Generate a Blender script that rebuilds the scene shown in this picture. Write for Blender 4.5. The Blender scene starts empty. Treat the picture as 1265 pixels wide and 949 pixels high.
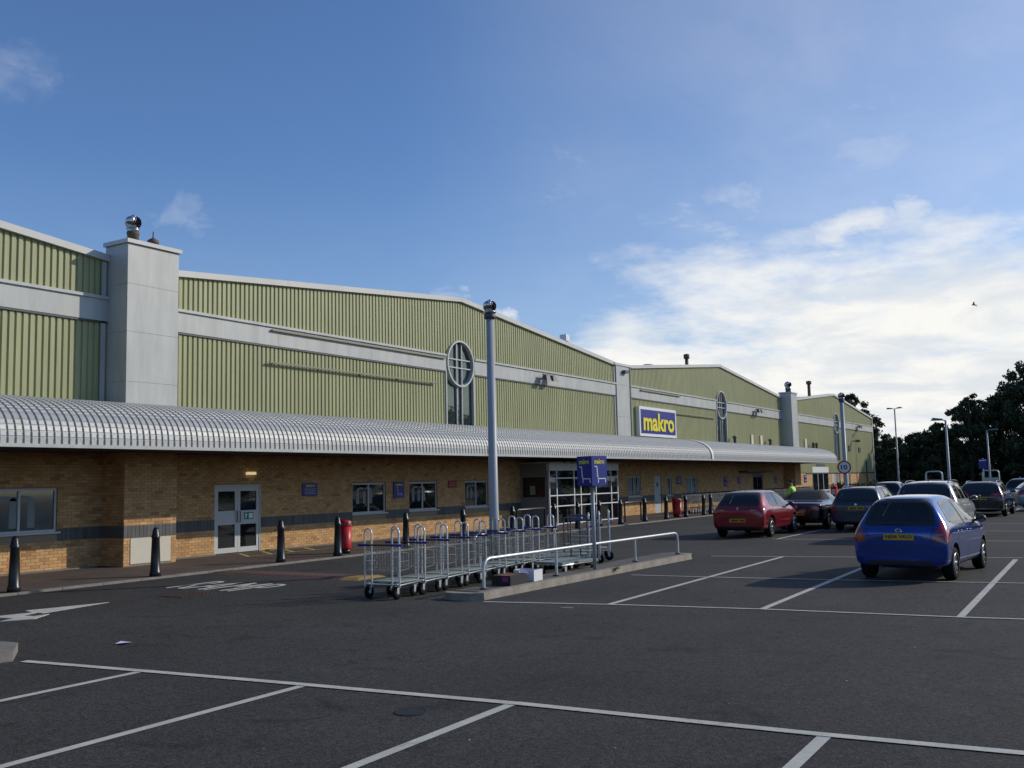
import bpy, bmesh, math, random
import numpy as np
from mathutils import Vector, Matrix
from mathutils.bvhtree import BVHTree
R = math.radians
random.seed(7)
scene = bpy.context.scene
COL = scene.collection

# ------------------------------------------------------------------ camera
H = 1.9
cam = bpy.data.cameras.new("camera")
cam.sensor_width = 36.0
cam.lens = 36.0 * 1215.0 / 1265.0
cam.clip_start, cam.clip_end = 0.1, 4000
cam_ob = bpy.data.objects.new("camera", cam)
COL.objects.link(cam_ob)
def camera_axes():
    f, cx, cy, roll, vp = 1215., 632.5, 474.5, 0.023, (1388., 579.)
    X = Vector((vp[0]-cx, vp[1]-cy, f)).normalized()
    e1 = Vector((-math.sin(roll), -math.cos(roll), 0)); e2 = Vector((0, 0, 1))
    U = (e1*e2.dot(X) - e2*e1.dot(X)).normalized()
    if U.y > 0: U = -U
    Y = U.cross(X)
    if Y.x > 0: Y = -Y
    return X, Y, U
_X, _Y, _U = camera_axes()
right = Vector((_X.x, _Y.x, _U.x)); down = Vector((_X.y, _Y.y, _U.y)); fwd = Vector((_X.z, _Y.z, _U.z))
m = Matrix((right, -down, -fwd)).transposed().to_4x4()
m.translation = Vector((0, 0, H))
cam_ob.matrix_world = m
scene.camera = cam_ob

# ------------------------------------------------------------------ light
SUN_DIR = Vector((1.1, -1.0, 0.74)).normalized()      # towards the sun
EL = math.asin(SUN_DIR.z); AZ = math.atan2(SUN_DIR.x, SUN_DIR.y)
sun = bpy.data.lights.new("sun", 'SUN'); sun.energy = 2.8; sun.angle = R(0.55); sun.color = (1.0, 0.92, 0.78)
sun_ob = bpy.data.objects.new("sun", sun); COL.objects.link(sun_ob)
sun_ob.rotation_euler = SUN_DIR.to_track_quat('Z', 'Y').to_euler()
scene.view_settings.view_transform = 'Standard'; scene.view_settings.look = 'None'
scene.view_settings.exposure = 0.0; scene.view_settings.gamma = 1.0
scene.render.engine = 'CYCLES'
scene.cycles.max_bounces = 6; scene.cycles.glossy_bounces = 3; scene.cycles.transparent_max_bounces = 12
scene.cycles.caustics_reflective = False; scene.cycles.caustics_refractive = False

world = bpy.data.worlds.new("World"); scene.world = world; world.use_nodes = True
def build_world():
    nt = world.node_tree; N = nt.nodes; L = nt.links
    bg = N['Background']; bg.inputs[1].default_value = 0.085
    sky = N.new('ShaderNodeTexSky'); sky.sky_type = 'NISHITA'; sky.sun_disc = False
    sky.sun_elevation = EL; sky.sun_rotation = AZ
    sky.air_density = 1.0; sky.dust_density = 0.6; sky.ozone_density = 2.5; sky.altitude = 50
    def math_(op, a, b=None, c=None):
        n = N.new('ShaderNodeMath'); n.operation = op
        for i, v in enumerate((a, b, c)):
            if v is None: continue
            if isinstance(v, (int, float)): n.inputs[i].default_value = v
            else: L.new(v, n.inputs[i])
        return n.outputs[0]
    def vmath(op, a, b=None):
        n = N.new('ShaderNodeVectorMath'); n.operation = op
        for i, v in enumerate((a, b)):
            if v is None: continue
            if isinstance(v, (tuple, Vector)): n.inputs[i].default_value = v
            else: L.new(v, n.inputs[i])
        return n
    def smooth(v, lo, hi):
        n = N.new('ShaderNodeMapRange'); n.interpolation_type = 'SMOOTHSTEP'
        L.new(v, n.inputs[0]); n.inputs[1].default_value = lo; n.inputs[2].default_value = hi
        return n.outputs[0]
    tc = N.new('ShaderNodeTexCoord')
    d = vmath('NORMALIZE', tc.outputs['Generated']).outputs[0]
    sep = N.new('ShaderNodeSeparateXYZ'); L.new(d, sep.inputs[0])
    z = math_('MAXIMUM', sep.outputs[2], 0.0)
    den = math_('ADD', z, 0.16)
    # a cloud layer: directions meet a plane overhead
    comb = N.new('ShaderNodeCombineXYZ')
    L.new(math_('DIVIDE', sep.outputs[0], den), comb.inputs[0]); L.new(math_('DIVIDE', sep.outputs[1], den), comb.inputs[1])
    def noise(vec, scale, detail, rough, off=(0, 0, 0), stretch=None, dist=0.0):
        mp = N.new('ShaderNodeMapping'); L.new(vec, mp.inputs[0]); mp.inputs['Location'].default_value = off
        if stretch: mp.inputs['Rotation'].default_value = (0, 0, stretch[0]); mp.inputs['Scale'].default_value = stretch[1]
        n = N.new('ShaderNodeTexNoise'); L.new(mp.outputs[0], n.inputs[0])
        n.inputs['Scale'].default_value = scale; n.inputs['Detail'].default_value = detail; n.inputs['Roughness'].default_value = rough
        n.inputs['Distortion'].default_value = dist
        return n.outputs[0]
    n1 = noise(comb.outputs[0], 1.15, 9, 0.56, (3.1, 1.7, 0), None, 0.25)
    n2 = noise(comb.outputs[0], 4.5, 7, 0.6, (1.0, 5.0, 0))
    # bank of cloud on the sunward side, thickest towards the horizon
    bank_dir = Vector((math.cos(R(-12)), math.sin(R(-12)), 0))
    hor = vmath('NORMALIZE', vmath('MULTIPLY', d, (1, 1, 0)).outputs[0]).outputs[0]
    side = vmath('DOT_PRODUCT', hor, tuple(bank_dir)).outputs['Value']       # cos of azimuth from the bank's middle
    side_m = smooth(side, 0.67, 0.81)
    top = math_('SUBTRACT', math_('MULTIPLY', side_m, 0.222), z)            # >0 inside the bank
    cov = math_('ADD', math_('MULTIPLY', top, 7.0), math_('MULTIPLY', math_('SUBTRACT', n1, 0.5), 2.0))
    cov = math_('ADD', cov, math_('MULTIPLY', math_('SUBTRACT', n2, 0.5), 1.05))
    bank = smooth(cov, -0.30, 0.72)
    # thin wisps scattered over the rest
    n3 = noise(comb.outputs[0], 1.3, 8, 0.62, (9.0, 2.0, 0), (R(35), (1.0, 2.4, 1.0)), 0.6)
    wisp = math_('MULTIPLY', smooth(n3, 0.60, 0.85), 0.28)
    # some small single puffs
    puffs = None
    wn = N.new('ShaderNodeTexNoise'); L.new(d, wn.inputs[0]); wn.inputs['Scale'].default_value = 16; wn.inputs['Detail'].default_value = 7; wn.inputs['Roughness'].default_value = .65
    wv = vmath('MULTIPLY', vmath('SUBTRACT', wn.outputs['Color'], (.5, .5, .5)).outputs[0], (.11, .11, .05)).outputs[0]
    warp = vmath('ADD', d, wv).outputs[0]
    for (vec, r0, r1, amt) in PUFFS:
        dd = vmath('DOT_PRODUCT', vmath('NORMALIZE', warp).outputs[0], vec).outputs['Value']
        p = math_('MULTIPLY', smooth(dd, math.cos(R(r1)), math.cos(R(r0))), amt)
        puffs = p if puffs is None else math_('MAXIMUM', puffs, p)
    puffs = math_('MULTIPLY', puffs, smooth(math_('ADD', n2, math_('MULTIPLY', n1, 0.3)), 0.50, 0.80))
    haze = math_('MULTIPLY', smooth(z, 0.34, 0.0), 0.16)
    veil = math_('MULTIPLY', smooth(side, 0.62, 1.0), math_('ADD', 0.10, math_('MULTIPLY', n3, 0.26)))   # thin high cirrus towards the sun
    haze = math_('ADD', haze, veil)
    mask = math_('MAXIMUM', math_('MAXIMUM', bank, wisp), math_('MAXIMUM', puffs, haze))
    mask = math_('MINIMUM', mask, 1.0)
    # cloud tone: white towards the light, grey folds
    n4 = noise(comb.outputs[0], 2.6, 8, 0.6, (4.2, 0.3, 0), (0, (1, 1, 1)), 0.4)
    tone = N.new('ShaderNodeMix'); tone.data_type = 'RGBA'
    L.new(smooth(n4, 0.36, 0.62), tone.inputs['Factor'])
    tone.inputs['A'].default_value = (8.9, 9.35, 9.8, 1); tone.inputs['B'].default_value = (11.3, 11.2, 10.8, 1)
    # skylight tint: the camera saw a more violet blue than the model sky
    tint = N.new('ShaderNodeMix'); tint.data_type = 'RGBA'; tint.blend_type = 'MULTIPLY'; tint.inputs['Factor'].default_value = 1
    L.new(sky.outputs[0], tint.inputs['A']); tint.inputs['B'].default_value = SKY_TINT
    mix = N.new('ShaderNodeMix'); mix.data_type = 'RGBA'
    L.new(mask, mix.inputs['Factor']); L.new(tint.outputs['Result'], mix.inputs['A']); L.new(tone.outputs['Result'], mix.inputs['B'])
    L.new(mix.outputs['Result'], bg.inputs[0])
SKY_TINT = (0.96, 1.21, 1.57, 1)
def sky_dir(az, el):
    return (math.cos(R(el))*math.cos(R(az)), math.cos(R(el))*math.sin(R(az)), math.sin(R(el)))
PUFFS = [(sky_dir(36.0, 10.8), .1, 1.6, .6), (sky_dir(34.6, 10.5), .1, 1.3, .6), (sky_dir(31.9, 9.4), .1, 1.1, .75), (sky_dir(49.5, 14.6), .1, 1.0, .22), (sky_dir(50.6, 15.3), .1, 1.1, .2), (sky_dir(58.0, 21.6), .2, 1.7, .22), (sky_dir(59.5, 21.2), .2, 1.6, .2),
         (sky_dir(19.0, 14.3), .3, 3.0, .45), (sky_dir(22.0, 13.9), .3, 2.6, .4), (sky_dir(12.5, 13.0), .5, 3.2, .8), (sky_dir(9.0, 14.0), .5, 2.0, .6), (sky_dir(11.0, 18.6), 1.0, 4.0, .30), (sky_dir(7.0, 20.5), 1.0, 4.0, .30), (sky_dir(4.6, 21.5), .1, 1.2, .5)]
build_world()

# ------------------------------------------------------------------ materials
MATS = {}
def mat(name, color, rough=0.6, metal=0.0, spec=0.5, noise=None, bump=None, island=None, coat=0.0, emit=None):
    """noise=(scale, amount, detail) tints the colour; bump=(scale, strength); island=amount varies each loose piece"""
    if name in MATS: return MATS[name]
    mt = bpy.data.materials.new(name); mt.use_nodes = True
    nt = mt.node_tree; N = nt.nodes; L = nt.links; b = N['Principled BSDF']
    b.inputs['Base Color'].default_value = (*color, 1); b.inputs['Roughness'].default_value = rough
    b.inputs['Metallic'].default_value = metal; b.inputs['Specular IOR Level'].default_value = spec
    b.inputs['Coat Weight'].default_value = coat; b.inputs['Coat Roughness'].default_value = 0.03
    cur = None
    if noise or bump:
        tc = N.new('ShaderNodeTexCoord'); co = tc.outputs['Object']
    if noise:
        n = N.new('ShaderNodeTexNoise'); L.new(co, n.inputs[0]); n.inputs['Scale'].default_value = noise[0]; n.inputs['Detail'].default_value = noise[2] if len(noise) > 2 else 4
        n.inputs['Roughness'].default_value = 0.62
        mr = N.new('ShaderNodeMapRange'); L.new(n.outputs[0], mr.inputs[0]); mr.inputs[1].default_value = 0.28; mr.inputs[2].default_value = 0.72
        mr.inputs[3].default_value = 1-noise[1]; mr.inputs[4].default_value = 1+noise[1]
        mx = N.new('ShaderNodeVectorMath'); mx.operation = 'SCALE'; mx.inputs[0].default_value = color; L.new(mr.outputs[0], mx.inputs['Scale'])
        cur = mx.outputs[0]
    if island:
        g = N.new('ShaderNodeNewGeometry'); rp = N.new('ShaderNodeValToRGB')
        rp.color_ramp.elements[0].position = 0; rp.color_ramp.elements[0].color = (*island[0], 1)
        rp.color_ramp.elements[1].position = 1; rp.color_ramp.elements[1].color = (*island[-1], 1)
        for i, c in enumerate(island[1:-1]):
            e = rp.color_ramp.elements.new((i+1)/(len(island)-1)); e.color = (*c, 1)
        L.new(g.outputs['Random Per Island'], rp.inputs[0])
        if cur is None: cur = rp.outputs[0]
        else:
            mm = N.new('ShaderNodeVectorMath'); mm.operation = 'SCALE'; L.new(rp.outputs[0], mm.inputs[0]); L.new(mr.outputs[0], mm.inputs['Scale']); cur = mm.outputs[0]
    if cur is not None: L.new(cur, b.inputs['Base Color'])
    if bump:
        n = N.new('ShaderNodeTexNoise'); L.new(co, n.inputs[0]); n.inputs['Scale'].default_value = bump[0]; n.inputs['Detail'].default_value = 5
        bp = N.new('ShaderNodeBump'); bp.inputs['Strength'].default_value = bump[1]; bp.inputs['Distance'].default_value = bump[2] if len(bump) > 2 else 0.01
        L.new(n.outputs[0], bp.inputs['Height']); L.new(bp.outputs[0], b.inputs['Normal'])
    MATS[name] = mt
    return mt

def asphalt_mat():
    mt = bpy.data.materials.new("asphalt"); mt.use_nodes = True
    nt = mt.node_tree; N = nt.nodes; L = nt.links; b = N['Principled BSDF']
    tc = N.new('ShaderNodeTexCoord'); co = tc.outputs['Object']
    def nz(s, d, r=.6, w=0):
        n = N.new('ShaderNodeTexNoise'); L.new(co, n.inputs[0]); n.inputs['Scale'].default_value = s; n.inputs['Detail'].default_value = d
        n.inputs['Roughness'].default_value = r; n.inputs['Distortion'].default_value = w; return n.outputs[0]
    def mr(v, a, b_, lo, hi, sm=False):
        n = N.new('ShaderNodeMapRange'); L.new(v, n.inputs[0]); n.inputs[1].default_value = a; n.inputs[2].default_value = b_
        n.inputs[3].default_value = lo; n.inputs[4].default_value = hi
        if sm: n.interpolation_type = 'SMOOTHSTEP'
        return n.outputs[0]
    def mul(a, b_):
        n = N.new('ShaderNodeMath'); n.operation = 'MULTIPLY'; L.new(a, n.inputs[0]); L.new(b_, n.inputs[1]); return n.outputs[0]
    chips = N.new('ShaderNodeTexVoronoi'); L.new(co, chips.inputs[0]); chips.inputs['Scale'].default_value = 55
    sepc = N.new('ShaderNodeSeparateColor'); L.new(chips.outputs['Color'], sepc.inputs[0])
    v = mul(mr(sepc.outputs[0], 0, 1, .55, 1.45), mr(nz(14, 3), .3, .7, .72, 1.28))
    v = mul(v, mr(nz(.35, 6, .65, .4), .3, .72, .78, 1.2))
    v = mul(v, mr(nz(1.1, 7, .72, 1.0), .52, .74, 1.0, .42, True))      # darker oil and rubber stains
    v = mul(v, mr(nz(4.2, 6, .72, .5), .555, .70, 1.0, .46, True))
    v = mul(v, mr(nz(.09, 3, .5, .2), .35, .65, .88, 1.10))
    sc = N.new('ShaderNodeVectorMath'); sc.operation = 'SCALE'; sc.inputs[0].default_value = (.0465, .0425, .0385); L.new(v, sc.inputs['Scale'])
    L.new(sc.outputs[0], b.inputs['Base Color']); b.inputs['Roughness'].default_value = .88; b.inputs['Specular IOR Level'].default_value = .32
    bp = N.new('ShaderNodeBump'); bp.inputs['Strength'].default_value = .55; bp.inputs['Distance'].default_value = .006
    L.new(chips.outputs['Distance'], bp.inputs['Height']); L.new(bp.outputs[0], b.inputs['Normal'])
    return mt

def brick_wall_mat(name, c1, c2, mortar, scale, offset=.5, bw=.5, rh=.25, ms=.02):
    mt = bpy.data.materials.new(name); mt.use_nodes = True
    nt = mt.node_tree; N = nt.nodes; L = nt.links; b = N['Principled BSDF']
    tc = N.new('ShaderNodeTexCoord'); br = N.new('ShaderNodeTexBrick')
    mp = N.new('ShaderNodeMapping'); L.new(tc.outputs['Object'], mp.inputs[0]); L.new(mp.outputs[0], br.inputs[0])
    br.inputs['Color1'].default_value = (*c1, 1); br.inputs['Color2'].default_value = (*c2, 1); br.inputs['Mortar'].default_value = (*mortar, 1)
    br.inputs['Scale'].default_value = scale; br.inputs['Brick Width'].default_value = bw; br.inputs['Row Height'].default_value = rh; br.inputs['Mortar Size'].default_value = ms
    n = N.new('ShaderNodeTexNoise'); L.new(tc.outputs['Object'], n.inputs[0]); n.inputs['Scale'].default_value = 1.4; n.inputs['Detail'].default_value = 6
    mx = N.new('ShaderNodeMix'); mx.data_type = 'RGBA'; mx.blend_type = 'OVERLAY'; mx.inputs['Factor'].default_value = .5
    L.new(br.outputs[0], mx.inputs['A']); L.new(n.outputs[0], mx.inputs['B'])
    L.new(mx.outputs['Result'], b.inputs['Base Color']); b.inputs['Roughness'].default_value = .9
    bp = N.new('ShaderNodeBump'); bp.inputs['Strength'].default_value = .4; bp.inputs['Distance'].default_value = .006; bp.invert = True
    L.new(br.outputs['Fac'], bp.inputs['Height']); L.new(bp.outputs[0], b.inputs['Normal'])
    return mt, mp

def glass_mat(name, tint, alpha_mix, rough=.03):
    """window glass: part mirror of the sky, part see-through"""
    mt = bpy.data.materials.new(name); mt.use_nodes = True
    nt = mt.node_tree; N = nt.nodes; L = nt.links; out = N['Material Output']
    b = N['Principled BSDF']; b.inputs['Base Color'].default_value = (*tint, 1); b.inputs['Roughness'].default_value = rough
    b.inputs['Specular IOR Level'].default_value = .7
    tr = N.new('ShaderNodeBsdfTransparent'); tr.inputs[0].default_value = (.62, .68, .66, 1)
    gl = N.new('ShaderNodeBsdfGlossy'); gl.inputs['Roughness'].default_value = rough; gl.inputs[0].default_value = (1, 1, 1, 1)
    fr = N.new('ShaderNodeFresnel'); fr.inputs[0].default_value = 1.55
    m1 = N.new('ShaderNodeMixShader'); m1.inputs[0].default_value = alpha_mix; L.new(b.outputs[0], m1.inputs[1]); L.new(tr.outputs[0], m1.inputs[2])
    m2 = N.new('ShaderNodeMixShader'); L.new(fr.outputs[0], m2.inputs[0]); L.new(m1.outputs[0], m2.inputs[1]); L.new(gl.outputs[0], m2.inputs[2])
    L.new(m2.outputs[0], out.inputs[0])
    return mt

M_ASPHALT = asphalt_mat()
M_PAINT = mat("road_paint", (.52, .50, .44), .78, noise=(3, .16, 8), bump=(60, .2, .003))
def wear(mt, under, lo=.57, hi=.75):
    """paint rubbed through to the surface below"""
    nt = mt.node_tree; N = nt.nodes; L = nt.links; b = N['Principled BSDF']; src = b.inputs['Base Color'].links[0].from_socket
    tc = N.new('ShaderNodeTexCoord'); g_ = N.new('ShaderNodeNewGeometry'); f = None
    for sc_, a0, a1 in ((22, lo, hi), (2.3, .60, .80)):
        n = N.new('ShaderNodeTexNoise'); L.new(g_.outputs['Position'], n.inputs[0]); n.inputs['Scale'].default_value = sc_; n.inputs['Detail'].default_value = 8; n.inputs['Roughness'].default_value = .7
        m_ = N.new('ShaderNodeMapRange'); L.new(n.outputs[0], m_.inputs[0]); m_.inputs[1].default_value = a0; m_.inputs[2].default_value = a1
        if f is None: f = m_.outputs[0]
        else:
            q = N.new('ShaderNodeMath'); q.operation = 'MAXIMUM'; L.new(f, q.inputs[0]); L.new(m_.outputs[0], q.inputs[1]); f = q.outputs[0]
    mx = N.new('ShaderNodeMix'); mx.data_type = 'RGBA'; L.new(f, mx.inputs['Factor']); L.new(src, mx.inputs['A']); mx.inputs['B'].default_value = (*under, 1)
    L.new(mx.outputs['Result'], b.inputs['Base Color'])
wear(M_PAINT, (.06, .057, .054))
def streaks(mt, amt, scale=(7, 7, .35)):
    """rain streaks and fading that run down a sheet"""
    nt = mt.node_tree; N = nt.nodes; L = nt.links; b = N['Principled BSDF']; src = b.inputs['Base Color'].links[0].from_socket
    tc = N.new('ShaderNodeTexCoord'); mp = N.new('ShaderNodeMapping'); L.new(tc.outputs['Object'], mp.inputs[0]); mp.inputs['Scale'].default_value = scale
    n = N.new('ShaderNodeTexNoise'); L.new(mp.outputs[0], n.inputs[0]); n.inputs['Scale'].default_value = 1; n.inputs['Detail'].default_value = 7; n.inputs['Roughness'].default_value = .65
    m_ = N.new('ShaderNodeMapRange'); L.new(n.outputs[0], m_.inputs[0]); m_.inputs[1].default_value = .35; m_.inputs[2].default_value = .68; m_.inputs[3].default_value = 1-amt; m_.inputs[4].default_value = 1+amt*.35
    q = N.new('ShaderNodeVectorMath'); q.operation = 'SCALE'; L.new(src, q.inputs[0]); L.new(m_.outputs[0], q.inputs['Scale']); L.new(q.outputs[0], b.inputs['Base Color'])
M_YELLOW = mat("yellow_paint", (.52, .43, .12), .75, noise=(9, .25, 6))
M_KERB = mat("kerb_concrete", (.205, .185, .16), .9, noise=(5, .28, 7), bump=(40, .3, .004))
M_CLAD = mat("green_cladding", (.36, .365, .178), .5, noise=(.35, .07, 5))
M_TRIM = mat("grey_white_trim", (.485, .49, .465), .45, noise=(.8, .07, 6))
streaks(M_CLAD, .17); streaks(M_TRIM, .15, (3, 3, .5))
M_TRIM2 = mat("pale_coping", (.56, .55, .52), .5, noise=(.8, .08, 6))
M_DARKTRIM = mat("dark_trim", (.07, .075, .08), .5)
M_ALU = mat("mill_aluminium", (.40, .405, .40), .55, metal=.3, noise=(1.5, .10, 6))
streaks(M_ALU, .16, (2.2, .6, .6))
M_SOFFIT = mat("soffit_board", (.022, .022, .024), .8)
M_MORTAR = mat("mortar", (.29, .225, .15), .95, noise=(20, .15))
M_BRICK = mat("buff_brick", (.4, .3, .2), .88, noise=(2.2, .16, 6), bump=(45, .35, .004),
              island=[(.34, .175, .075), (.58, .345, .145), (.53, .275, .115), (.64, .405, .185), (.46, .245, .10), (.60, .36, .155), (.55, .315, .135)])
M_SOLDIER = mat("dark_engineering_brick", (.08, .08, .085), .7, noise=(3, .2, 5), island=[(.07, .071, .075), (.12, .118, .115), (.09, .09, .093)])
M_FRAME = mat("white_window_frame", (.52, .53, .52), .4)
M_WHITE = mat("white_coated_metal", (.74, .75, .74), .4, noise=(3, .05))
M_GLASSB = mat("dark_window_glass", (.012, .015, .016), .03, spec=.9)
M_GLASSC = mat("coated_window_glass", (.15, .19, .175), .02, metal=.8)
M_GLASSP = glass_mat("porch_glass", (.02, .025, .025), .82)
M_GLASSCAR = glass_mat("car_glass", (.010, .014, .014), .78)
M_GLASSDARK = glass_mat("privacy_car_glass", (.006, .007, .008), .18)
M_BLACK = mat("black_paint", (.012, .012, .013), .35, spec=.5, noise=(6, .3, 4))
M_RUBBER = mat("black_rubber", (.010, .010, .010), .85, spec=.15)
M_PLASTIC = mat("black_plastic", (.018, .018, .019), .5)
M_GALV = mat("galvanised_steel", (.55, .57, .58), .42, metal=.55, noise=(7, .14, 5))
M_ZINC = mat("bright_zinc_wire", (.66, .67, .67), .3, metal=.85)
M_POLE = mat("blue_grey_pole_paint", (.36, .375, .39), .45, noise=(2, .08, 5))
M_STEEL = mat("stainless_steel", (.5, .5, .49), .18, metal=1.0, noise=(5, .25, 4))
M_RUST = mat("weathered_flue_metal", (.12, .085, .06), .7, noise=(8, .3, 4))
M_RED = mat("red_plastic", (.50, .012, .014), .4, noise=(3, .1))
M_BLUE = mat("sign_blue", (.012, .022, .23), .35, noise=(1.2, .08, 4))
M_SIGNY = mat("sign_yellow", (.80, .70, .03), .4)
M_SIGNW = mat("sign_white", (.78, .78, .78), .4)
M_STICKER = mat("pale_window_vinyl", (.20, .235, .24), .5)
M_GREEN = mat("exit_green", (.0, .19, .09), .5)
M_GRIP = mat("blue_handle_plastic", (.018, .02, .22), .35)
M_WIRE = mat("shaded_zinc_wire", (.33, .34, .34), .42, metal=.6)  # zinc darkened: the shade inside the baskets is put into the colour
M_HOOP = mat("bright_zinc_tube", (.70, .71, .71), .33, metal=.45)
M_DECK = mat("trolley_deck_board", (.27, .30, .265), .55, noise=(4, .18, 5))
M_BOARD = mat("cream_board", (.62, .57, .46), .6, noise=(2, .06, 5))
M_DOORG = mat("pale_grey_door", (.45, .47, .47), .5)
M_GREYP = mat("mid_grey_panel", (.12, .125, .13), .5)

# ------------------------------------------------------------------ mesh building
class MB:
    def __init__(s): s.v = []; s.f = []; s.m = []; s.sm = []
    def add(s, verts, faces, mi=0, smooth=False):
        o = len(s.v); s.v += [tuple(v) for v in verts]
        for f in faces: s.f.append(tuple(i+o for i in f)); s.m.append(mi); s.sm.append(smooth)
        return s
    def box(s, x0, x1, y0, y1, z0, z1, mi=0):
        v = [(x0,y0,z0),(x1,y0,z0),(x1,y1,z0),(x0,y1,z0),(x0,y0,z1),(x1,y0,z1),(x1,y1,z1),(x0,y1,z1)]
        return s.add(v, [(0,3,2,1),(4,5,6,7),(0,1,5,4),(1,2,6,5),(2,3,7,6),(3,0,4,7)], mi)
    def hexa(s, a, b, mi=0):
        """two quads (lists of four points) joined into a solid"""
        return s.add(list(a)+list(b), [(3,2,1,0),(4,5,6,7),(0,1,5,4),(1,2,6,5),(2,3,7,6),(3,0,4,7)], mi)
    def prism(s, poly, ext, mi=0):
        """closed polygon of 3D points extruded by a vector"""
        n = len(poly); e = Vector(ext)
        v = [tuple(p) for p in poly] + [tuple(Vector(p)+e) for p in poly]
        return s.add(v, [tuple(range(n))[::-1], tuple(range(n, 2*n))] + [(i,(i+1)%n,(i+1)%n+n,i+n) for i in range(n)], mi)
    def tube(s, path, r, n=6, mi=0, cap=True, closed=False):
        pts = [Vector(p) for p in path]; k = len(pts); rr = r if isinstance(r, (list, tuple)) else [r]*k
        v = []; prev = None
        for i, p in enumerate(pts):
            if closed: t = pts[(i+1) % k]-pts[i-1]
            else: t = pts[min(i+1, k-1)]-pts[max(i-1, 0)]
            t.normalize()
            if prev is None:
                a = Vector((0, 0, 1)) if abs(t.z) < .9 else Vector((1, 0, 0))
                u = t.cross(a).normalized()
            else: u = (prev - t*prev.dot(t)).normalized()
            prev = u; w = t.cross(u)
            for j in range(n):
                an = 2*math.pi*(j+.5)/n; v.append(p+(u*math.cos(an)+w*math.sin(an))*rr[i])
        f = []
        for i in range(k if closed else k-1):
            for j in range(n):
                a = i*n+j; b = i*n+(j+1) % n; c = ((i+1) % k)*n+(j+1) % n; d = ((i+1) % k)*n+j
                f.append((a, b, c, d))
        s.add(v, f, mi, n > 5)
        if cap and not closed:
            s.add([v[j] for j in range(n)], [tuple(range(n))[::-1]], mi); s.add([v[(k-1)*n+j] for j in range(n)], [tuple(range(n))], mi)
        return s
    def lathe(s, prof, c=(0, 0, 0), n=16, mi=0, axis='z', smooth=True, cap=True):
        """prof = (radius, height) pairs from one end to the other"""
        v = []
        for r, h in prof:
            for j in range(n):
                a = 2*math.pi*j/n; x, y = r*math.cos(a), r*math.sin(a)
                p = (x, y, h) if axis == 'z' else ((x, h, y) if axis == 'y' else (h, x, y))
                v.append((p[0]+c[0], p[1]+c[1], p[2]+c[2]))
        f = [(i*n+j, i*n+(j+1) % n, (i+1)*n+(j+1) % n, (i+1)*n+j) for i in range(len(prof)-1) for j in range(n)]
        if cap: f += [tuple(range(n))[::-1], tuple((len(prof)-1)*n+j for j in range(n))]
        if axis == 'y': f = [q[::-1] for q in f]
        return s.add(v, f, mi, smooth)
    def build(s, name, mats, parent=None, loc=None, autosmooth=True):
        me = bpy.data.meshes.new(name)
        off = parent_origin(parent) if loc is None else Vector(loc)
        vv = [(x-off.x, y-off.y, z-off.z) for x, y, z in s.v] if (off.length > 0) else s.v
        me.from_pydata(vv, [], s.f)
        for mm in (mats if isinstance(mats, (list, tuple)) else [mats]): me.materials.append(mm)
        me.polygons.foreach_set('material_index', s.m); me.polygons.foreach_set('use_smooth', s.sm)
        me.update()
        o = bpy.data.objects.new(name, me); COL.objects.link(o)
        if parent is not None: o.parent = parent
        elif loc is not None: o.location = loc
        return o
def parent_origin(p):
    o = Vector((0, 0, 0))
    while p is not None: o += Vector(p.location); p = p.parent
    return o
def thing(name, label, cat, loc=(0, 0, 0), rotz=0, group=None):
    o = bpy.data.objects.new(name, None); COL.objects.link(o); o.empty_display_size = .2
    o.location = loc; o.rotation_euler = (0, 0, rotz); return tag(o, label, cat, group)
def tag(o, label=None, cat=None, group=None, kind=None):
    if label: o['label'] = label
    if cat: o['category'] = cat
    if group: o['group'] = group
    if kind: o['kind'] = kind
    return o
def struct(mb, name, mats, loc=None): return tag(mb.build(name, mats, None, loc), kind='structure')
def copy_tree(o, parent=None):
    c = o.copy(); COL.objects.link(c)
    if parent is not None: c.parent = parent
    for ch in list(o.children): copy_tree(ch, c)
    return c
def place(proto, used, loc, rotz, label, group=None, cat=None):
    """first call moves the prototype itself, later calls copy it with its parts"""
    o = proto if not used.get(proto.name) else copy_tree(proto)
    used[proto.name] = True
    o.location = loc; o.rotation_euler = (0, 0, rotz); tag(o, label, cat, group); return o
USED = {}
def text_into(mb, body, origin, ux, uy, width, height, depth=.004, bold=.02, mi=0, caps=True):
    """solid lettering laid from origin (lower left) along ux, up uy, standing proud along ux x uy"""
    cu = bpy.data.curves.new("lettering", 'FONT'); cu.body = body; cu.offset = bold; cu.extrude = .01; cu.resolution_u = 4
    ob = bpy.data.objects.new("lettering", cu); COL.objects.link(ob)
    bpy.context.view_layer.update()
    me = bpy.data.meshes.new_from_object(ob.evaluated_get(bpy.context.evaluated_depsgraph_get()))
    bpy.data.objects.remove(ob); bpy.data.curves.remove(cu)
    co = np.array([v.co[:] for v in me.vertices]); lo = co.min(0); hi = co.max(0)
    sx = width/(hi[0]-lo[0]); sy = height/(hi[1]-lo[1])
    O = Vector(origin); X = Vector(ux).normalized(); Y = Vector(uy).normalized(); Z = X.cross(Y)
    v = [O + X*((c[0]-lo[0])*sx) + Y*((c[1]-lo[1])*sy) + Z*(depth if c[2] > 0 else -.001) for c in co]
    mb.add(v, [tuple(p.vertices) for p in me.polygons], mi); bpy.data.meshes.remove(me)
    return mb

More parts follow.
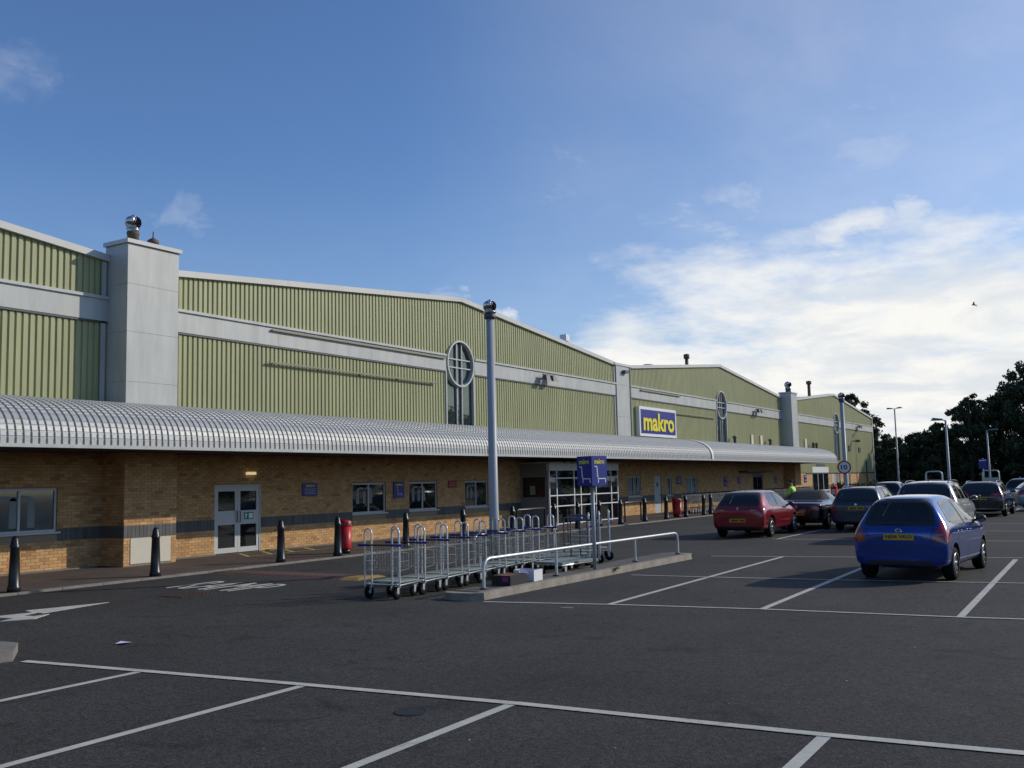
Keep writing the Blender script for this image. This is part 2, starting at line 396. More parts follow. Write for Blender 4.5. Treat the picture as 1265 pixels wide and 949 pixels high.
# pixel of the photograph -> metres on the ground or on a wall, used only to survey positions
def ray(px, py): return Vector((right*(px-632.5)+down*(py-474.5)+fwd*1215.))
def gnd(px, py, z=0.0):
    r = ray(px, py); t = (z-H)/r.z; return Vector((r.x*t, r.y*t, z))
def on_y(px, py, Y):
    r = ray(px, py); t = Y/r.y; return Vector((r.x*t, Y, r.z*t+H))

# ------------------------------------------------------------------ ground
b = MB(); b.add([(-900, -900, -.02), (1500, -900, -.02), (1500, 900, -.02), (-900, 900, -.02)], [(0, 1, 2, 3)])
struct(b, "ground", mat("rough_grass_ground", (.06, .075, .03), .95, noise=(.2, .3, 6)))
b = MB(); b.add([(-60, -70, 0), (112, -70, 0), (112, 30, 0), (-60, 30, 0)], [(0, 1, 2, 3)])
struct(b, "car_park_surface", M_ASPHALT)

# pavement of brick paving in front of the warehouse, with its kerb stones
KY = 17.95
pv, pmap = brick_wall_mat("paver_surface", (.105, .07, .055), (.08, .055, .045), (.05, .042, .037), 1.0, bw=.2, rh=.1, ms=.008)
def pz(y): return .045+max(0, y-18.09)/3.41*.055          # the pavement falls gently from the wall to a low kerb
b = MB(); b.hexa([(-30, KY+.14, -.03), (105, KY+.14, -.03), (105, 21.5, -.03), (-30, 21.5, -.03)], [(-30, KY+.14, pz(KY+.14)), (105, KY+.14, pz(KY+.14)), (105, 21.5, pz(21.5)), (-30, 21.5, pz(21.5))]); struct(b, "pavement", pv)
kb = MB(); kb.hexa([(0,0,-.02),(.905,0,-.02),(.905,.14,-.02),(0,.14,-.02)], [(0,.012,.049),(.905,.012,.049),(.905,.14,.049),(0,.14,.049)])
base_kerb = kb.build("pavement_kerb", M_KERB); base_kerb.location = (8.4, KY, 0); tag(base_kerb, kind='structure')
for i in range(1, 100):
    o = base_kerb.copy(); COL.objects.link(o); o.location = (8.4+.915*i, KY+random.uniform(-.004, .004), random.uniform(-.004, .002))
b = MB(); b.box(-30, 8.39, KY, KY+.14, -.02, .049); struct(b, "pavement_kerb", M_KERB)
b = MB(); b.box(-30, 15.2, 21.30, 21.49, .08, .125); b.box(17.2, 18.9, 21.30, 21.49, .08, .125); b.box(20.9, 35.2, 21.30, 21.49, .08, .125); struct(b, "wall_foot_edging", M_KERB)

# painted lines
def line(p, q, w, name="parking_line", z=.004, mt=None):
    p = Vector((p[0], p[1], 0)); q = Vector((q[0], q[1], 0)); d = (q-p).normalized(); n = Vector((-d.y, d.x, 0))*w/2
    mb = MB(); k = max(2, int((q-p).length/1.2)); v = []
    for i in range(k+1):
        c = p+(q-p)*i/k; jit = random.uniform(-.004, .004)
        v += [(c.x+n.x+jit, c.y+n.y, z(c.y+n.y) if callable(z) else z), (c.x-n.x+jit, c.y-n.y, z(c.y-n.y) if callable(z) else z)]
    mb.add(v, [(2*i+1, 2*i+3, 2*i+2, 2*i) for i in range(k)])
    o = mb.build(name, mt or M_PAINT, None, loc=(p.x, p.y, 0)); return tag(o, kind='structure')
def pline(pts, w, **k):
    for a, c in zip(pts, pts[1:]): line(a, c, w, **k)
pline([gnd(29, 817.5), gnd(176, 829.5), gnd(375, 846.5), gnd(636, 869.5), gnd(1016, 908.5), gnd(1265, 931.5)], .11, z=.008)
pline([gnd(1265, 931.5), (7.9, -3.0), (8.3, -9.0)], .11, z=.008)
for px, py in ((176, 829.5), (376, 847), (634, 869.5), (1020, 909)):
    g = gnd(px, py); line((g.x-5.2, g.y-.05), (g.x-.02, g.y), .10)
pline([gnd(597, 744), gnd(752, 747.2), gnd(940, 753), gnd(1185, 763), gnd(1265, 765.5)], .075, z=.008)
pline([gnd(1265, 765.5), (14.8, -3.5), (15.2, -10)], .075, z=.008)
pline([gnd(780, 711), gnd(895, 714), gnd(1045, 717.3), gnd(1264, 721.3)], .06, z=.012)
pline([gnd(1264, 721.3), (18.9, -4), (19.2, -10)], .06, z=.012)
pline([gnd(879, 687.4), gnd(1055, 688.6), gnd(1264, 689.6)], .07, z=.008)
for px, py in ((752, 747), (941, 753), (1186, 763)):
    g = gnd(px, py); line(g, (g.x+9.7, g.y+.15), .10)
for yy in (9.15, 6.85, 4.55, 2.2, -.2, -2.6): line((30.0, yy), (39.9, yy+.1), .10); line((47, yy), (56.6, yy+.1), .10)
for xx in (30.0, 35.0, 40.0, 46.9, 51.8, 56.7): line((xx, 9.3), (xx+.4, -6), .08, z=.008)
line((48.0, 15.2), (56.5, 14.9), .12); line((56, 15.4), (60.5, 15.4), .3, z=.008)
# speed ramp of dark red blocks across the lane, and its yellow end
rp, rmap = brick_wall_mat("ramp_blocks", (.135, .062, .042), (.10, .05, .038), (.05, .04, .035), 1.0, bw=.2, rh=.1, ms=.01)
b = MB(); b.hexa([(15.5, 13.6, -.01), (16.4, 13.6, -.01), (16.4, 17.8, -.01), (15.5, 17.8, -.01)], [(15.7, 13.7, .04), (16.2, 13.7, .04), (16.2, 17.75, .04), (15.7, 17.75, .04)])
struct(b, "speed_ramp", rp)
b = MB(); b.hexa([(15.45, 13.3, -.01), (16.45, 13.3, -.01), (16.45, 13.85, -.01), (15.45, 13.85, -.01)], [(15.65, 13.4, .045), (16.25, 13.4, .045), (16.25, 13.8, .045), (15.65, 13.8, .045)])
struct(b, "speed_ramp", mat("worn_yellow_ramp_paint", (.30, .19, .05), .8, noise=(8, .35, 5)))
b = MB(); text_into(b, "RAMP", (13.05, 16.15, .004), (0, -1, 0), (1, 0, 0), 2.05, 1.35, .004, -.014)
tag(b.build("road_marking", M_PAINT, None, loc=(13, 15, 0)), kind='structure')
# straight-on and turn arrow
def flat(pix, name, mt, z=.006):
    pts = [gnd(*p) for p in pix]; mb = MB(); mb.prism([(p.x, p.y, .0) for p in pts], (0, 0, z)); return mb.build(name, mt, None, loc=(pts[0].x, pts[0].y, 0))
tag(flat([(134.8, 744.4), (31.3, 754.7), (39.3, 757.1), (0, 761.2), (-40, 765.2), (-40, 768.2), (0, 763.8), (24, 761.5), (46, 757.3), (53, 758.0)], "road_arrow", M_PAINT), kind='structure')
tag(flat([(60.9, 759.1), (42.6, 765.1), (0, 768.2), (17, 764.5), (-4, 763.6), (24, 761.0), (42, 761.8)], "road_arrow", M_PAINT, .009), kind='structure')
# yellow hatches outside the fire door
for i in range(4):
    x = 19.1+i*.85; line((x, 20.25), (x+.55, 21.2), .1, "yellow_hatching", lambda q: pz(q)+.004, M_YELLOW)
line((18.9, 20.2), (22.3, 20.2), .07, "yellow_hatching", lambda q: pz(q)+.008, M_YELLOW)

# drain grate, two covers, paper
def cover(px, py, r, mt, label, name, cat):
    g = gnd(px, py); mb = MB(); mb.lathe([(r, 0), (r, .006), (r-.02, .009), (r*.8, .006), (r*.3, .008)], (g.x, g.y, 0), 24, smooth=False)
    return tag(mb.build(name, mt, None, loc=(g.x, g.y, 0)), label, cat)
cover(508, 880, .145, mat("dark_cover_iron", (.012, .012, .013), .7), "small round dark cover in the asphalt beside the bottom bay line", "manhole_cover", "manhole cover")
cover(700, 751, .10, mat("pale_cover_concrete", (.16, .15, .14), .8), "tiny pale round cover in the asphalt just below the far bay line", "manhole_cover", "manhole cover")
g = gnd(233, 735)
t = thing("drain_grate", "rusty brown drain grate in the lane beside the RAMP lettering", "drain", (g.x, g.y, 0))
b = MB(); b.box(g.x-.42, g.x+.42, g.y-.32, g.y+.32, -.01, .004); b.build("frame", mat("drain_shadow_iron", (.02, .017, .015), .8), t)
for k in range(9):
    b = MB(); x = g.x-.38+k*.092; b.box(x, x+.05, g.y-.29, g.y+.29, .004, .013); b.build("bar", mat("rusty_drain_iron", (.10, .055, .035), .8, noise=(20, .3)), t)
g = gnd(153, 796); b = MB()
b.add([(g.x-.08, g.y+.07, .012), (g.x+.03, g.y+.10, .030), (g.x+.10, g.y-.03, .012), (g.x-.03, g.y-.08, .03), (g.x+.01, g.y+.01, .008)], [(0, 4, 1), (1, 4, 2), (2, 4, 3), (3, 4, 0)])
b.add([(g.x-.08, g.y+.07, .010), (g.x+.03, g.y+.10, .028), (g.x+.10, g.y-.03, .010), (g.x-.03, g.y-.08, .028), (g.x+.01, g.y+.01, .006)], [(1, 4, 0), (2, 4, 1), (3, 4, 2), (0, 4, 3)])
tag(b.build("paper_scrap", mat("lilac_paper", (.62, .6, .78), .7), None, loc=(g.x, g.y, 0)), "crumpled pale scrap of paper lying on the asphalt", "litter")
b = MB()
for px, py in ((695, 841), (580, 915), (325, 926), (1046, 842), (820, 800), (250, 800), (480, 780), (900, 870), (760, 925), (1130, 800)):
    g = gnd(px, py); r_ = random.uniform(.006, .016); a_ = random.uniform(0, 3); b.add([(g.x+r_*math.cos(a_+q)*(1+.3*(q > 3)), g.y+r_*math.sin(a_+q), .004+.003*(q > 2)) for q in (0, 1.2, 2.5, 3.9, 5.1)], [(0, 1, 2, 3, 4)])
tag(b.build("litter_specks", mat("gum_grey", (.35, .34, .32), .8), None, loc=(5, 5, 0)), "tiny pale specks of litter scattered on the asphalt", None, None, 'stuff')
# kerb end of the next island at the left edge
b = MB(); b.prism([(6.75, 10.95, -.02), (7.18, 11.55, -.02), (7.1, 12.2, -.02), (4.6, 12.6, -.02), (4.3, 11.35, -.02)], (0, 0, .13)); struct(b, "kerb_island", M_KERB)

# ------------------------------------------------------------------ the warehouse
WY = 21.5                     # face of the brick wall
PEAKS = (2.2, 31.05, 59.9, 88.9)
def rz(x): return 8.98-.0937*min(abs(x-p) for p in PEAKS)
store = thing("warehouse_store", "long low warehouse store with green ribbed cladding over buff brick and curved canopy", "building", (15.45, WY, 0))
PIERS = [(15.45, 17.0), (73.0, 74.55)]
# openings in the brick: (x0, x1, z0, z1)
WIN = [(11.2, 14.25, 1.0, 2.02), (24.75, 26.47, 1.0, 2.0), (27.77, 29.45, 1.0, 2.0), (31.25, 32.85, 1.0, 2.0), (45.85, 47.45, 1.05, 2.08), (50.87, 51.57, 1.0, 2.0),
       (53.8, 55.5, .95, 2.0), (88.6, 90.2, .8, 2.0), (92.6, 94.0, .8, 1.95)]
DOORS = [(19.0, 20.73, .1, 2.02), (49.2, 50.1, .1, 2.1), (65.8, 68.0, .1, 2.1), (80.9, 86.0, .1, 2.15)]
OPEN = WIN+DOORS+[(36.6, 41.4, .1, 2.5)]
def top_of_brick(x): return 2.95 if x < 78.5 else 2.12
# mortar backing with openings
b = MB()
xs = sorted(set([-30, 15.45, 45, 60, 78.5, 104.3]+[v for o in OPEN for v in o[:2]])); 
for x0, x1 in zip(xs, xs[1:]):
    zs = sorted(set([0.0, top_of_brick((x0+x1)/2)]+[v for o in OPEN if o[0] < (x0+x1)/2 < o[1] for v in o[2:] if v < 2.9]))
    for z0, z1 in zip(zs, zs[1:]):
        if any(o[0] < (x0+x1)/2 < o[1] and o[2] < (z0+z1)/2 < o[3] for o in OPEN): continue
        b.add([(x0, WY, z0), (x1, WY, z0), (x1, WY, z1), (x0, WY, z1)], [(0, 1, 2, 3)])
for x0, x1, z0, z1 in OPEN:      # reveals
    d = .12; b.add([(x0, WY, z0), (x0, WY+d, z0), (x0, WY+d, z1), (x0, WY, z1), (x1, WY, z0), (x1, WY+d, z0), (x1, WY+d, z1), (x1, WY, z1)],
                   [(0, 1, 2, 3), (7, 6, 5, 4), (3, 2, 6, 7), (0, 4, 5, 1)])
wall = b.build("wall", M_MORTAR, store)
# bricks, laid course by course (joined: nearly all are smaller than can be picked apart)
def lay_bricks(mb, sb, x0, x1, z0, z1, y, openings, axis='x', xfix=None):
    """bricks on the plane y (axis x) or on a pier's side at x=xfix (axis y), 8 mm proud of the mortar"""
    C, Lb, mo, pr = .075, .225, .010, .008
    def brick(mbx, a0, a1, q0, q1):
        j = random.uniform(-.002, .002)
        if axis == 'x': mbx.add([(a0, y, q0), (a1, y, q0), (a1, y, q1), (a0, y, q1), (a0, y-pr-j, q0), (a1, y-pr-j, q0), (a1, y-pr-j, q1), (a0, y-pr-j, q1)], [(4, 5, 6, 7), (0, 4, 7, 3), (5, 1, 2, 6), (7, 6, 2, 3), (0, 1, 5, 4)])
        else: mbx.add([(xfix, a0, q0), (xfix, a1, q0), (xfix, a1, q1), (xfix, a0, q1), (xfix-pr-j, a0, q0), (xfix-pr-j, a1, q0), (xfix-pr-j, a1, q1), (xfix-pr-j, a0, q1)], [(7, 6, 5, 4), (3, 7, 4, 0), (6, 2, 1, 5), (3, 2, 6, 7), (4, 5, 1, 0)])
    row = 0; zq = z0
    while zq < z1-.03:
        soldier = abs(zq-SOLD0) < .038
        if soldier:
            q0, q1 = zq+.004, zq+.296-.008; zq += .30; step = .112; off = 0; tgt = sb
        else:
            q0, q1 = zq+mo/2, min(zq+C-mo/2, z1); zq += C; step = Lb; off = (row % 2)*Lb/2; tgt = mb
        row += 1
        a = x0-off
        blocks = [(o[0], o[1]) for o in openings if o[2] < q1-.01 and o[3] > q0+.01]
        while a < x1:
            s0, s1 = max(a+mo/2, x0), min(a+step-mo/2, x1); a += step
            segs = [(s0, s1)]
            for o0, o1 in blocks:
                ns = []
                for u0, u1 in segs:
                    if o1 <= u0 or o0 >= u1: ns.append((u0, u1)); continue
                    if o0 > u0: ns.append((u0, o0))
                    if o1 < u1: ns.append((o1, u1))
                segs = ns
            for u0, u1 in segs:
                if u1-u0 > .02: brick(tgt, u0, u1, q0, q1)
SOLD0 = .10+.075*9           # .775
mb, sb = MB(), MB()
lay_bricks(mb, sb, 9.0, 60.0, .10, 2.9, WY, OPEN+[(15.45, 17.0, 0, 3), (35.36, 36.6, 0, 2.6), (41.4, 41.9, 0, 2.6)])
lay_bricks(mb, sb, 60.0, 78.5, .10, 2.9, WY, OPEN+[(73.0, 74.55, 0, 3)])
lay_bricks(mb, sb, 78.5, 104.3, .10, 2.1, WY, OPEN)
PY = 20.65
for x0, x1 in PIERS: pier_base = MB(); pier_base.box(x0, x1, PY, WY, 0, 2.9); pier_base.build("brick_pier", M_MORTAR, store)
lay_bricks(mb, sb, 15.45, 17.0, .10, 2.9, PY, [(15.62, 16.85, .1, .775)]); lay_bricks(mb, sb, PY, WY, .10, 2.9, None, [], 'y', 15.45)
lay_bricks(mb, sb, 73.0, 74.55, .10, 2.9, PY, []); lay_bricks(mb, sb, PY, WY, .10, 2.9, None, [], 'y', 73.0)
tag(mb.build("brickwork", M_BRICK, wall), kind='stuff')
tag(sb.build("dark_brick_course", M_SOLDIER, wall), kind='stuff')
b = MB(); b.box(15.64, 16.83, PY-.02, PY-.001, .14, .76); b.build("cover_board", M_BOARD, store)
b = MB(); b.box(-30, 104.3, WY+.8, 80, 0, 6); b.build("inner_core", M_SOFFIT, store)   # keeps daylight out of the hall

# windows in the brick
def wall_window(x0, x1, z0, z1, ms, letters=None, glass=M_GLASSB, blinds=False):
    y = WY+.06; f = MB(); w = .055
    f.box(x0, x1, y-.03, y+.04, z0, z0+w); f.box(x0, x1, y-.03, y+.04, z1-w, z1); f.box(x0, x0+w, y-.029, y+.039, z0+w, z1-w); f.box(x1-w, x1, y-.029, y+.039, z0+w, z1-w)
    for mx in ms: f.box(mx-.03, mx+.03, y-.028, y+.038, z0+w, z1-w)
    fr = f.build("window", M_FRAME, store)
    edges = [x0+w]+[mm for mm in ms]+[x1-w]
    for a, c in zip(edges, edges[1:]):
        p = MB(); a2 = a if a == edges[0] else a+.03; c2 = c if c == edges[-1] else c-.03
        p.box(a2, c2, y+.0, y+.012, z0+w, z1-w); p.build("pane", glass, fr)
    s = MB(); s.box(x0-.06, x1+.06, WY-.07, y+.0, z0-.045, z0-.002); s.build("sill", M_FRAME, fr)
    if letters:
        lx0, lx1, lz0, lz1 = letters; st = MB(); yy = y-.004; th = (lx1-lx0)*.17
        def leg(xa, za, zb): st.box(xa, xa+th, yy, yy+.003, za, zb)
        leg(lx0, lz0, lz1-.12); leg((lx0+lx1)/2-th/2, lz0, lz1-.12); leg(lx1-th, lz0, lz1-.12)
        for ca in ((lx0, (lx0+lx1)/2+th/2), ((lx0+lx1)/2-th/2, lx1)):
            cx, ro = (ca[0]+ca[1])/2, (ca[1]-ca[0])/2; n = 10; v = []
            for k in range(n+1):
                an = math.pi*k/n; v += [(cx+ro*math.cos(an), yy, lz1-.12+.12*math.sin(an)), (cx+(ro-th)*math.cos(an), yy, lz1-.12+(.12-th*.5)*math.sin(an))]
            st.add(v, [(2*k, 2*k+2, 2*k+3, 2*k+1) for k in range(n)])
        st.build("window_letter", M_STICKER, fr)
        ln = MB()
        for sx in (-1, 1): ln.tube([((lx0+lx1)/2+sx*(lx1-lx0)*.5, yy, lz0-.02), ((lx0+lx1)/2+sx*(lx1-lx0)*.95, yy, lz0-.24)], .006, 4)
        ln.build("window_line", M_STICKER, fr)
    if blinds:
        bl = MB(); k = x0+.1
        while k < x1-.12:
            if abs(k+.04-ms[0] if ms else 9) > .08 and random.random() < .75: bl.box(k, k+.075, y-.004, y-.001, z0+.07, z1-.07)
            k += .12
        bl.build("blind", mat("pale_blind", (.33, .37, .36), .7), fr)
    return fr
M_GLASSN = mat("bluish_office_glass", (.055, .075, .095), .06, spec=.8)
wall_window(*WIN[0], [12.2, 13.32], (12.66, 13.72, 1.12, 1.86), M_GLASSN)
wall_window(*WIN[1], [25.61], (25.02, 25.82, 1.32, 1.86)); wall_window(*WIN[2], [28.6], (28.02, 28.80, 1.32, 1.86)); wall_window(*WIN[3], [32.05], (31.45, 32.1, 1.32, 1.86))
for w_ in WIN[4:]: wall_window(*w_, [(w_[0]+w_[1])/2] if w_[1]-w_[0] > 1 else [], None, M_GLASSB, True)
# fire door by the pier
def glazed_door(x0, x1, z0, z1, leaves, mt=M_FRAME):
    y = WY+.05; f = MB(); w = .05
    f.box(x0, x1, y-.05, y+.05, z1-w, z1); f.box(x0, x0+w, y-.05, y+.05, z0, z1-w); f.box(x1-w, x1, y-.05, y+.05, z0, z1-w)
    fr = f.build("door_frame", mt, store)
    for k in range(leaves):
        a = x0+w+(x1-x0-2*w)*k/leaves; c = x0+w+(x1-x0-2*w)*(k+1)/leaves; l = MB(); s = .1
        l.box(a+.004, a+s, y-.03, y+.03, z0+.02, z1-w-.004); l.box(c-s, c-.004, y-.03, y+.03, z0+.02, z1-w-.004)
        zz = [z0+.02, z0+.16, z0+.80, z0+1.19, z1-w-.13, z1-w-.004]
        l.box(a+s, c-s, y-.029, y+.029, zz[0], zz[1]); l.box(a+s, c-s, y-.029, y+.029, zz[2], zz[3]); l.box(a+s, c-s, y-.029, y+.029, zz[4], zz[5])
        lf = l.build("door", mt, store)
        for q0, q1 in ((zz[1], zz[2]), (zz[3], zz[4])):
            p = MB(); p.box(a+s, c-s, y-.008, y+.008, q0, q1); p.build("pane", M_GLASSB, lf)
        h = MB(); hx = c-.06 if k == 0 else a+.06
        h.tube([(hx, y-.035, z0+.86), (hx, y-.075, z0+.88), (hx, y-.075, z0+1.16), (hx, y-.035, z0+1.18)], .012, 6); h.build("handle", M_PLASTIC, lf)
    return fr
glazed_door(*DOORS[0], 2)
b = MB(); b.box(20.1, 20.45, WY+.012, WY+.018, 1.03, 1.23); sg = b.build("exit_sign", M_GREEN, store)
b = MB()
b.box(20.28, 20.42, WY+.008, WY+.0115, 1.06, 1.20); b.box(20.13, 20.15, WY+.008, WY+.0115, 1.06, 1.13); b.box(20.17, 20.19, WY+.008, WY+.0115, 1.06, 1.15); b.box(20.13, 20.22, WY+.008, WY+.0115, 1.14, 1.17); b.box(20.16, 20.19, WY+.008, WY+.0115, 1.175, 1.205)
b.build("running_man", M_SIGNW, sg)
b = MB(); x0, x1, z0, z1 = DOORS[1]; b.box(x0, x1, WY+.02, WY+.07, z0, z1); d = b.build("door", M_DOORG, store)
b = MB(); b.box(x0+.34, x0+.56, WY+.014, WY+.019, 1.5, 1.74); b.build("door_notice", M_BLUE, d); b = MB(); b.box(x1-.14, x1-.05, WY+.0, WY+.018, 1.02, 1.1); b.build("handle", M_DARKTRIM, d)
x0, x1, z0, z1 = DOORS[2]; b = MB(); b.box(x0, x1, WY+.03, WY+.08, z0, z1); d = b.build("door", M_GREYP, store)
b = MB(); b.box(x0+.15, (x0+x1)/2-.05, WY+.022, WY+.0295, .9, 1.9); b.box((x0+x1)/2+.05, x1-.15, WY+.022, WY+.0295, .9, 1.9); b.build("pane", M_GLASSB, d)
b = MB(); b.box(63.0, 68.4, WY-.6, WY-.01, 2.22, 2.34); b.build("door_hood", M_DARKTRIM, store)
# glazed staff entrance at the far end
x0, x1, z0, z1 = DOORS[3]; f = MB(); f.box(x0, x1, WY-.06, WY+.06, 2.15, 2.62)
n = 3
for k in range(n+1): xx = x0+(x1-x0)*k/n; f.box(max(x0, xx-.04), min(x1, xx+.04), WY-.03, WY+.05, .1, 2.15)
f.box(x0, x1, WY-.025, WY+.045, .1, .2); f.box(x0, x1, WY-.025, WY+.045, .62, .72)
ent = f.build("staff_entrance", M_WHITE, store)
b = MB(); b.box(x0+.05, x1-.05, WY+.0, WY+.02, .2, .62); b.box(x0+.05, x1-.05, WY, WY+.02, .72, 2.15); b.build("pane", M_GLASSB, ent)
b = MB(); b.box(x0+1.2, x1-1.2, WY-.075, WY-.061, 2.66, 2.85); b.build("name_board", M_DARKTRIM, ent)
b = MB(); b.box(87.1, 88.0, WY-.02, WY-.008, .1, 2.1); b.build("door", M_DOORG, store)

# --- cladding: trapezoid ribs pressed into the sheet
PITCH = .17
def ribs(x0, x1):
    k = math.floor(x0/PITCH); out = []
    while k*PITCH < x1+PITCH:
        b0 = k*PITCH
        for dx, dy in ((0, -.034), (.100, -.034), (.120, 0), (.151, 0)): out.append((b0+dx, dy))
        k += 1
    pts = [(x0, -.034)]+[p for p in out if x0+.003 < p[0] < x1-.003]+[(x1, -.034)]
    return pts
def cladding(x0, x1, zlo, zhi, name="cladding"):
    mb = MB(); pts = ribs(x0, x1); v = []
    for x, dy in pts: v += [(x, WY-.02+dy, zlo(x)), (x, WY-.02+dy, zhi(x))]
    mb.add(v, [(2*i, 2*i+2, 2*i+3, 2*i+1) for i in range(len(pts)-1)]); return mb.build(name, M_CLAD, store)
BAND0, BAND1 = 6.15, 6.70
BAYS = [(-12.0, 15.45, None), (17.0, 44.6, 30.95), (46.3, 73.0, 59.95), (74.55, 104.3, 89.4)]
LOW = 3.0
for bi, (a, c, wc) in enumerate(BAYS):
    rw_ = .93; cz = 6.49
    lowf = (lambda x: 2.14) if bi == 3 else (lambda x: LOW)
    if wc is None:
        cladding(a, c, lowf, lambda x: BAND0); cladding(a, c, lambda x: BAND1, lambda x: rz(x)-.02)
    else:
        cladding(a, wc-rw_, lowf, lambda x: BAND0); cladding(wc+rw_, c, lowf, lambda x: BAND0)
        for (u0, u1) in ((a, wc-rw_), (wc+rw_, c)): cladding(u0, u1, lambda x: BAND1, lambda x: rz(x)-.02)
        if bi == 3: cladding(wc-rw_, wc+rw_, lowf, lambda x: 3.2)
        cladding(wc-rw_, wc+rw_, lambda x: cz+math.sqrt(max(0, (rw_-.03)**2-(x-wc)**2)) if abs(x-wc) < rw_-.03 else cz, lambda x: rz(x)-.02)
    # band of smooth panels with a lip above
    for (u0, u1) in ([(a, c)] if wc is None else [(a, wc-rw_-.03), (wc+rw_+.03, c)]):
        n = max(1, round((u1-u0)/4.1))
        for k in range(n):
            p0 = u0+(u1-u0)*k/n; p1 = u0+(u1-u0)*(k+1)/n
            mb = MB(); mb.box(p0+.004, p1-.004, WY-.115, WY-.058, BAND0, BAND1-.001); mb.build("band_panel", M_TRIM, store)
        mb = MB(); mb.box(u0, u1, WY-.17, WY-.057, BAND1, BAND1+.075); mb.build("band_lip", M_TRIM, store)
        mb = MB(); mb.box(u0, u1, WY-.10, WY-.057, BAND0-.05, BAND0-.001); mb.build("band_drip", M_DARKTRIM, store)
    # coping along the roof edge in lengths
    knots = sorted(set([a, c]+[p for p in PEAKS if a < p < c])); 
    for q0, q1 in zip(knots, knots[1:]):
        n = max(1, round((q1-q0)/4.5))
        for k in range(n):
            p0 = q0+(q1-q0)*k/n+.004; p1 = q0+(q1-q0)*(k+1)/n-.004
            mb = MB()
            mb.hexa([(p0, WY-.16, rz(p0)-.06), (p0, WY+.3, rz(p0)-.06), (p0, WY+.3, rz(p0)+.13), (p0, WY-.16, rz(p0)+.11)],
                    [(p1, WY-.16, rz(p1)-.06), (p1, WY+.3, rz(p1)-.06), (p1, WY+.3, rz(p1)+.13), (p1, WY-.16, rz(p1)+.11)]); mb.build("coping", M_TRIM2, store)
# roofs
for p in PEAKS:
    mb = MB(); x0, x1 = max(p-14.4, -12.2), min(p+14.4, 104.3)
    mb.add([(x0, WY+.1, rz(x0)+.02), (p, WY+.1, rz(p)+.02), (x1, WY+.1, rz(x1)+.02), (x0, 80, rz(x0)+.02), (p, 80, rz(p)+.02), (x1, 80, rz(x1)+.02),
            (x0, WY+.1, rz(x0)-.2), (x1, WY+.1, rz(x1)-.2), (x0, 80, rz(x0)-.2), (x1, 80, rz(x1)-.2)], [(0, 1, 4, 3), (1, 2, 5, 4), (6, 8, 9, 7), (3, 4, 5, 9, 8), (0, 3, 8, 6), (2, 7, 9, 5)])
    mb.build("roof", mat("roof_sheet", (.2, .2, .2), .6), store)
b = MB(); b.box(104.25, 104.3, WY, 80, 0, 7.5); b.build("end_wall", M_CLAD, store)
# end trim
b = MB(); b.box(104.12, 104.42, WY-.12, WY+.1, 0, rz(104.3)); b.build("corner_trim", M_TRIM, store)
for x in (15.33, 44.53): b = MB(); b.box(x-.06, x+.06, WY-.10, WY-.0565, LOW, rz(x)-.1); b.build("corner_trim", M_TRIM, store)
for x0, x1 in ((10, 15.4), (17.1, 44.5)): pass
b = MB(); b.box(79, 104.1, WY-.07, WY-.001, 2.06, 2.139); b.build("base_flashing", M_DARKTRIM, store)
# big round-headed windows
def round_window(wc, cz=6.49, r=.9, zb=3.2):
    y0, y1 = WY-.15, WY+.02
    f = MB(); n = 40; w = .065; v = []
    for k in range(n):
        a = 2*math.pi*k/n; ca, sa = math.cos(a), math.sin(a)
        v += [(wc+r*ca, y0, cz+r*sa), (wc+(r-w)*ca, y0, cz+(r-w)*sa), (wc+r*ca, y1, cz+r*sa), (wc+(r-w)*ca, y1, cz+(r-w)*sa)]
    fs = []
    for k in range(n):
        i, j = 4*k, 4*((k+1) % n); fs += [(i, i+1, j+1, j), (i+2, j+2, j+3, i+3), (i, j, j+2, i+2), (i+1, i+3, j+3, j+1)]
    f.add(v, fs)
    for sx in (-1, 1):
        xa = wc+sx*(r-.01); f.box(min(xa, xa+sx*.06), max(xa, xa+sx*.06), y0+.05, y1, zb, cz)
    fr = f.build("window", M_FRAME, store)
    mu = MB(); t = .022
    for dx in (-.17, .17): mu.box(wc+dx-t, wc+dx+t, y1-.075, y1-.01, zb, cz+math.sqrt((r-.08)**2-.17**2))
    for dz in (-.16, .16):
        hw = math.sqrt((r-.08)**2-.16**2); mu.box(wc-hw, wc+hw, y1-.08, y1-.012, cz+dz-t, cz+dz+t)
    mu.build("mullion", M_FRAME, fr)
    p = MB(); n = 24; pts = [(wc-r+.03, y1, zb), (wc+r-.03, y1, zb)]+[(wc+(r-.03)*math.cos(math.pi*k/n), y1, cz+(r-.03)*math.sin(math.pi*k/n)) for k in range(n+1)]
    p.prism(pts[::-1], (0, .02, 0)); p.build("pane", M_GLASSC, fr)
round_window(30.95); round_window(59.95); round_window(89.4)
# metal-clad ventilation piers
for (x0, x1) in PIERS:
    zs = [2.9, 4.6, 5.85, 7.05, 8.06]
    for z0, z1 in zip(zs, zs[1:]):
        mb = MB(); mb.box(x0, x1, PY, WY+.02, z0+.003, z1-.003); mb.build("pier_panel", M_TRIM, store)
    mb = MB(); mb.box(x0+.01, x1-.01, PY+.01, WY+.01, 2.9, 8.05); mb.build("pier_core", M_DARKTRIM, store)
    mb = MB(); mb.box(x0-.06, x1+.06, PY-.06, WY+.06, 8.07, 8.17); mb.build("pier_cap", M_TRIM2, store)
for z0, z1 in ((3.0, 5.1), (5.1, 6.7), (6.7, 7.68)):
    mb = MB(); mb.box(44.62, 46.28, WY-.16, WY-.0, z0+.004, z1-.004); mb.build("pier_panel", M_TRIM, store)
mb = MB(); mb.box(46.16, 46.27, WY-.19, WY-.161, 3.0, 7.68); mb.build("corner_trim", M_GREYP, store)
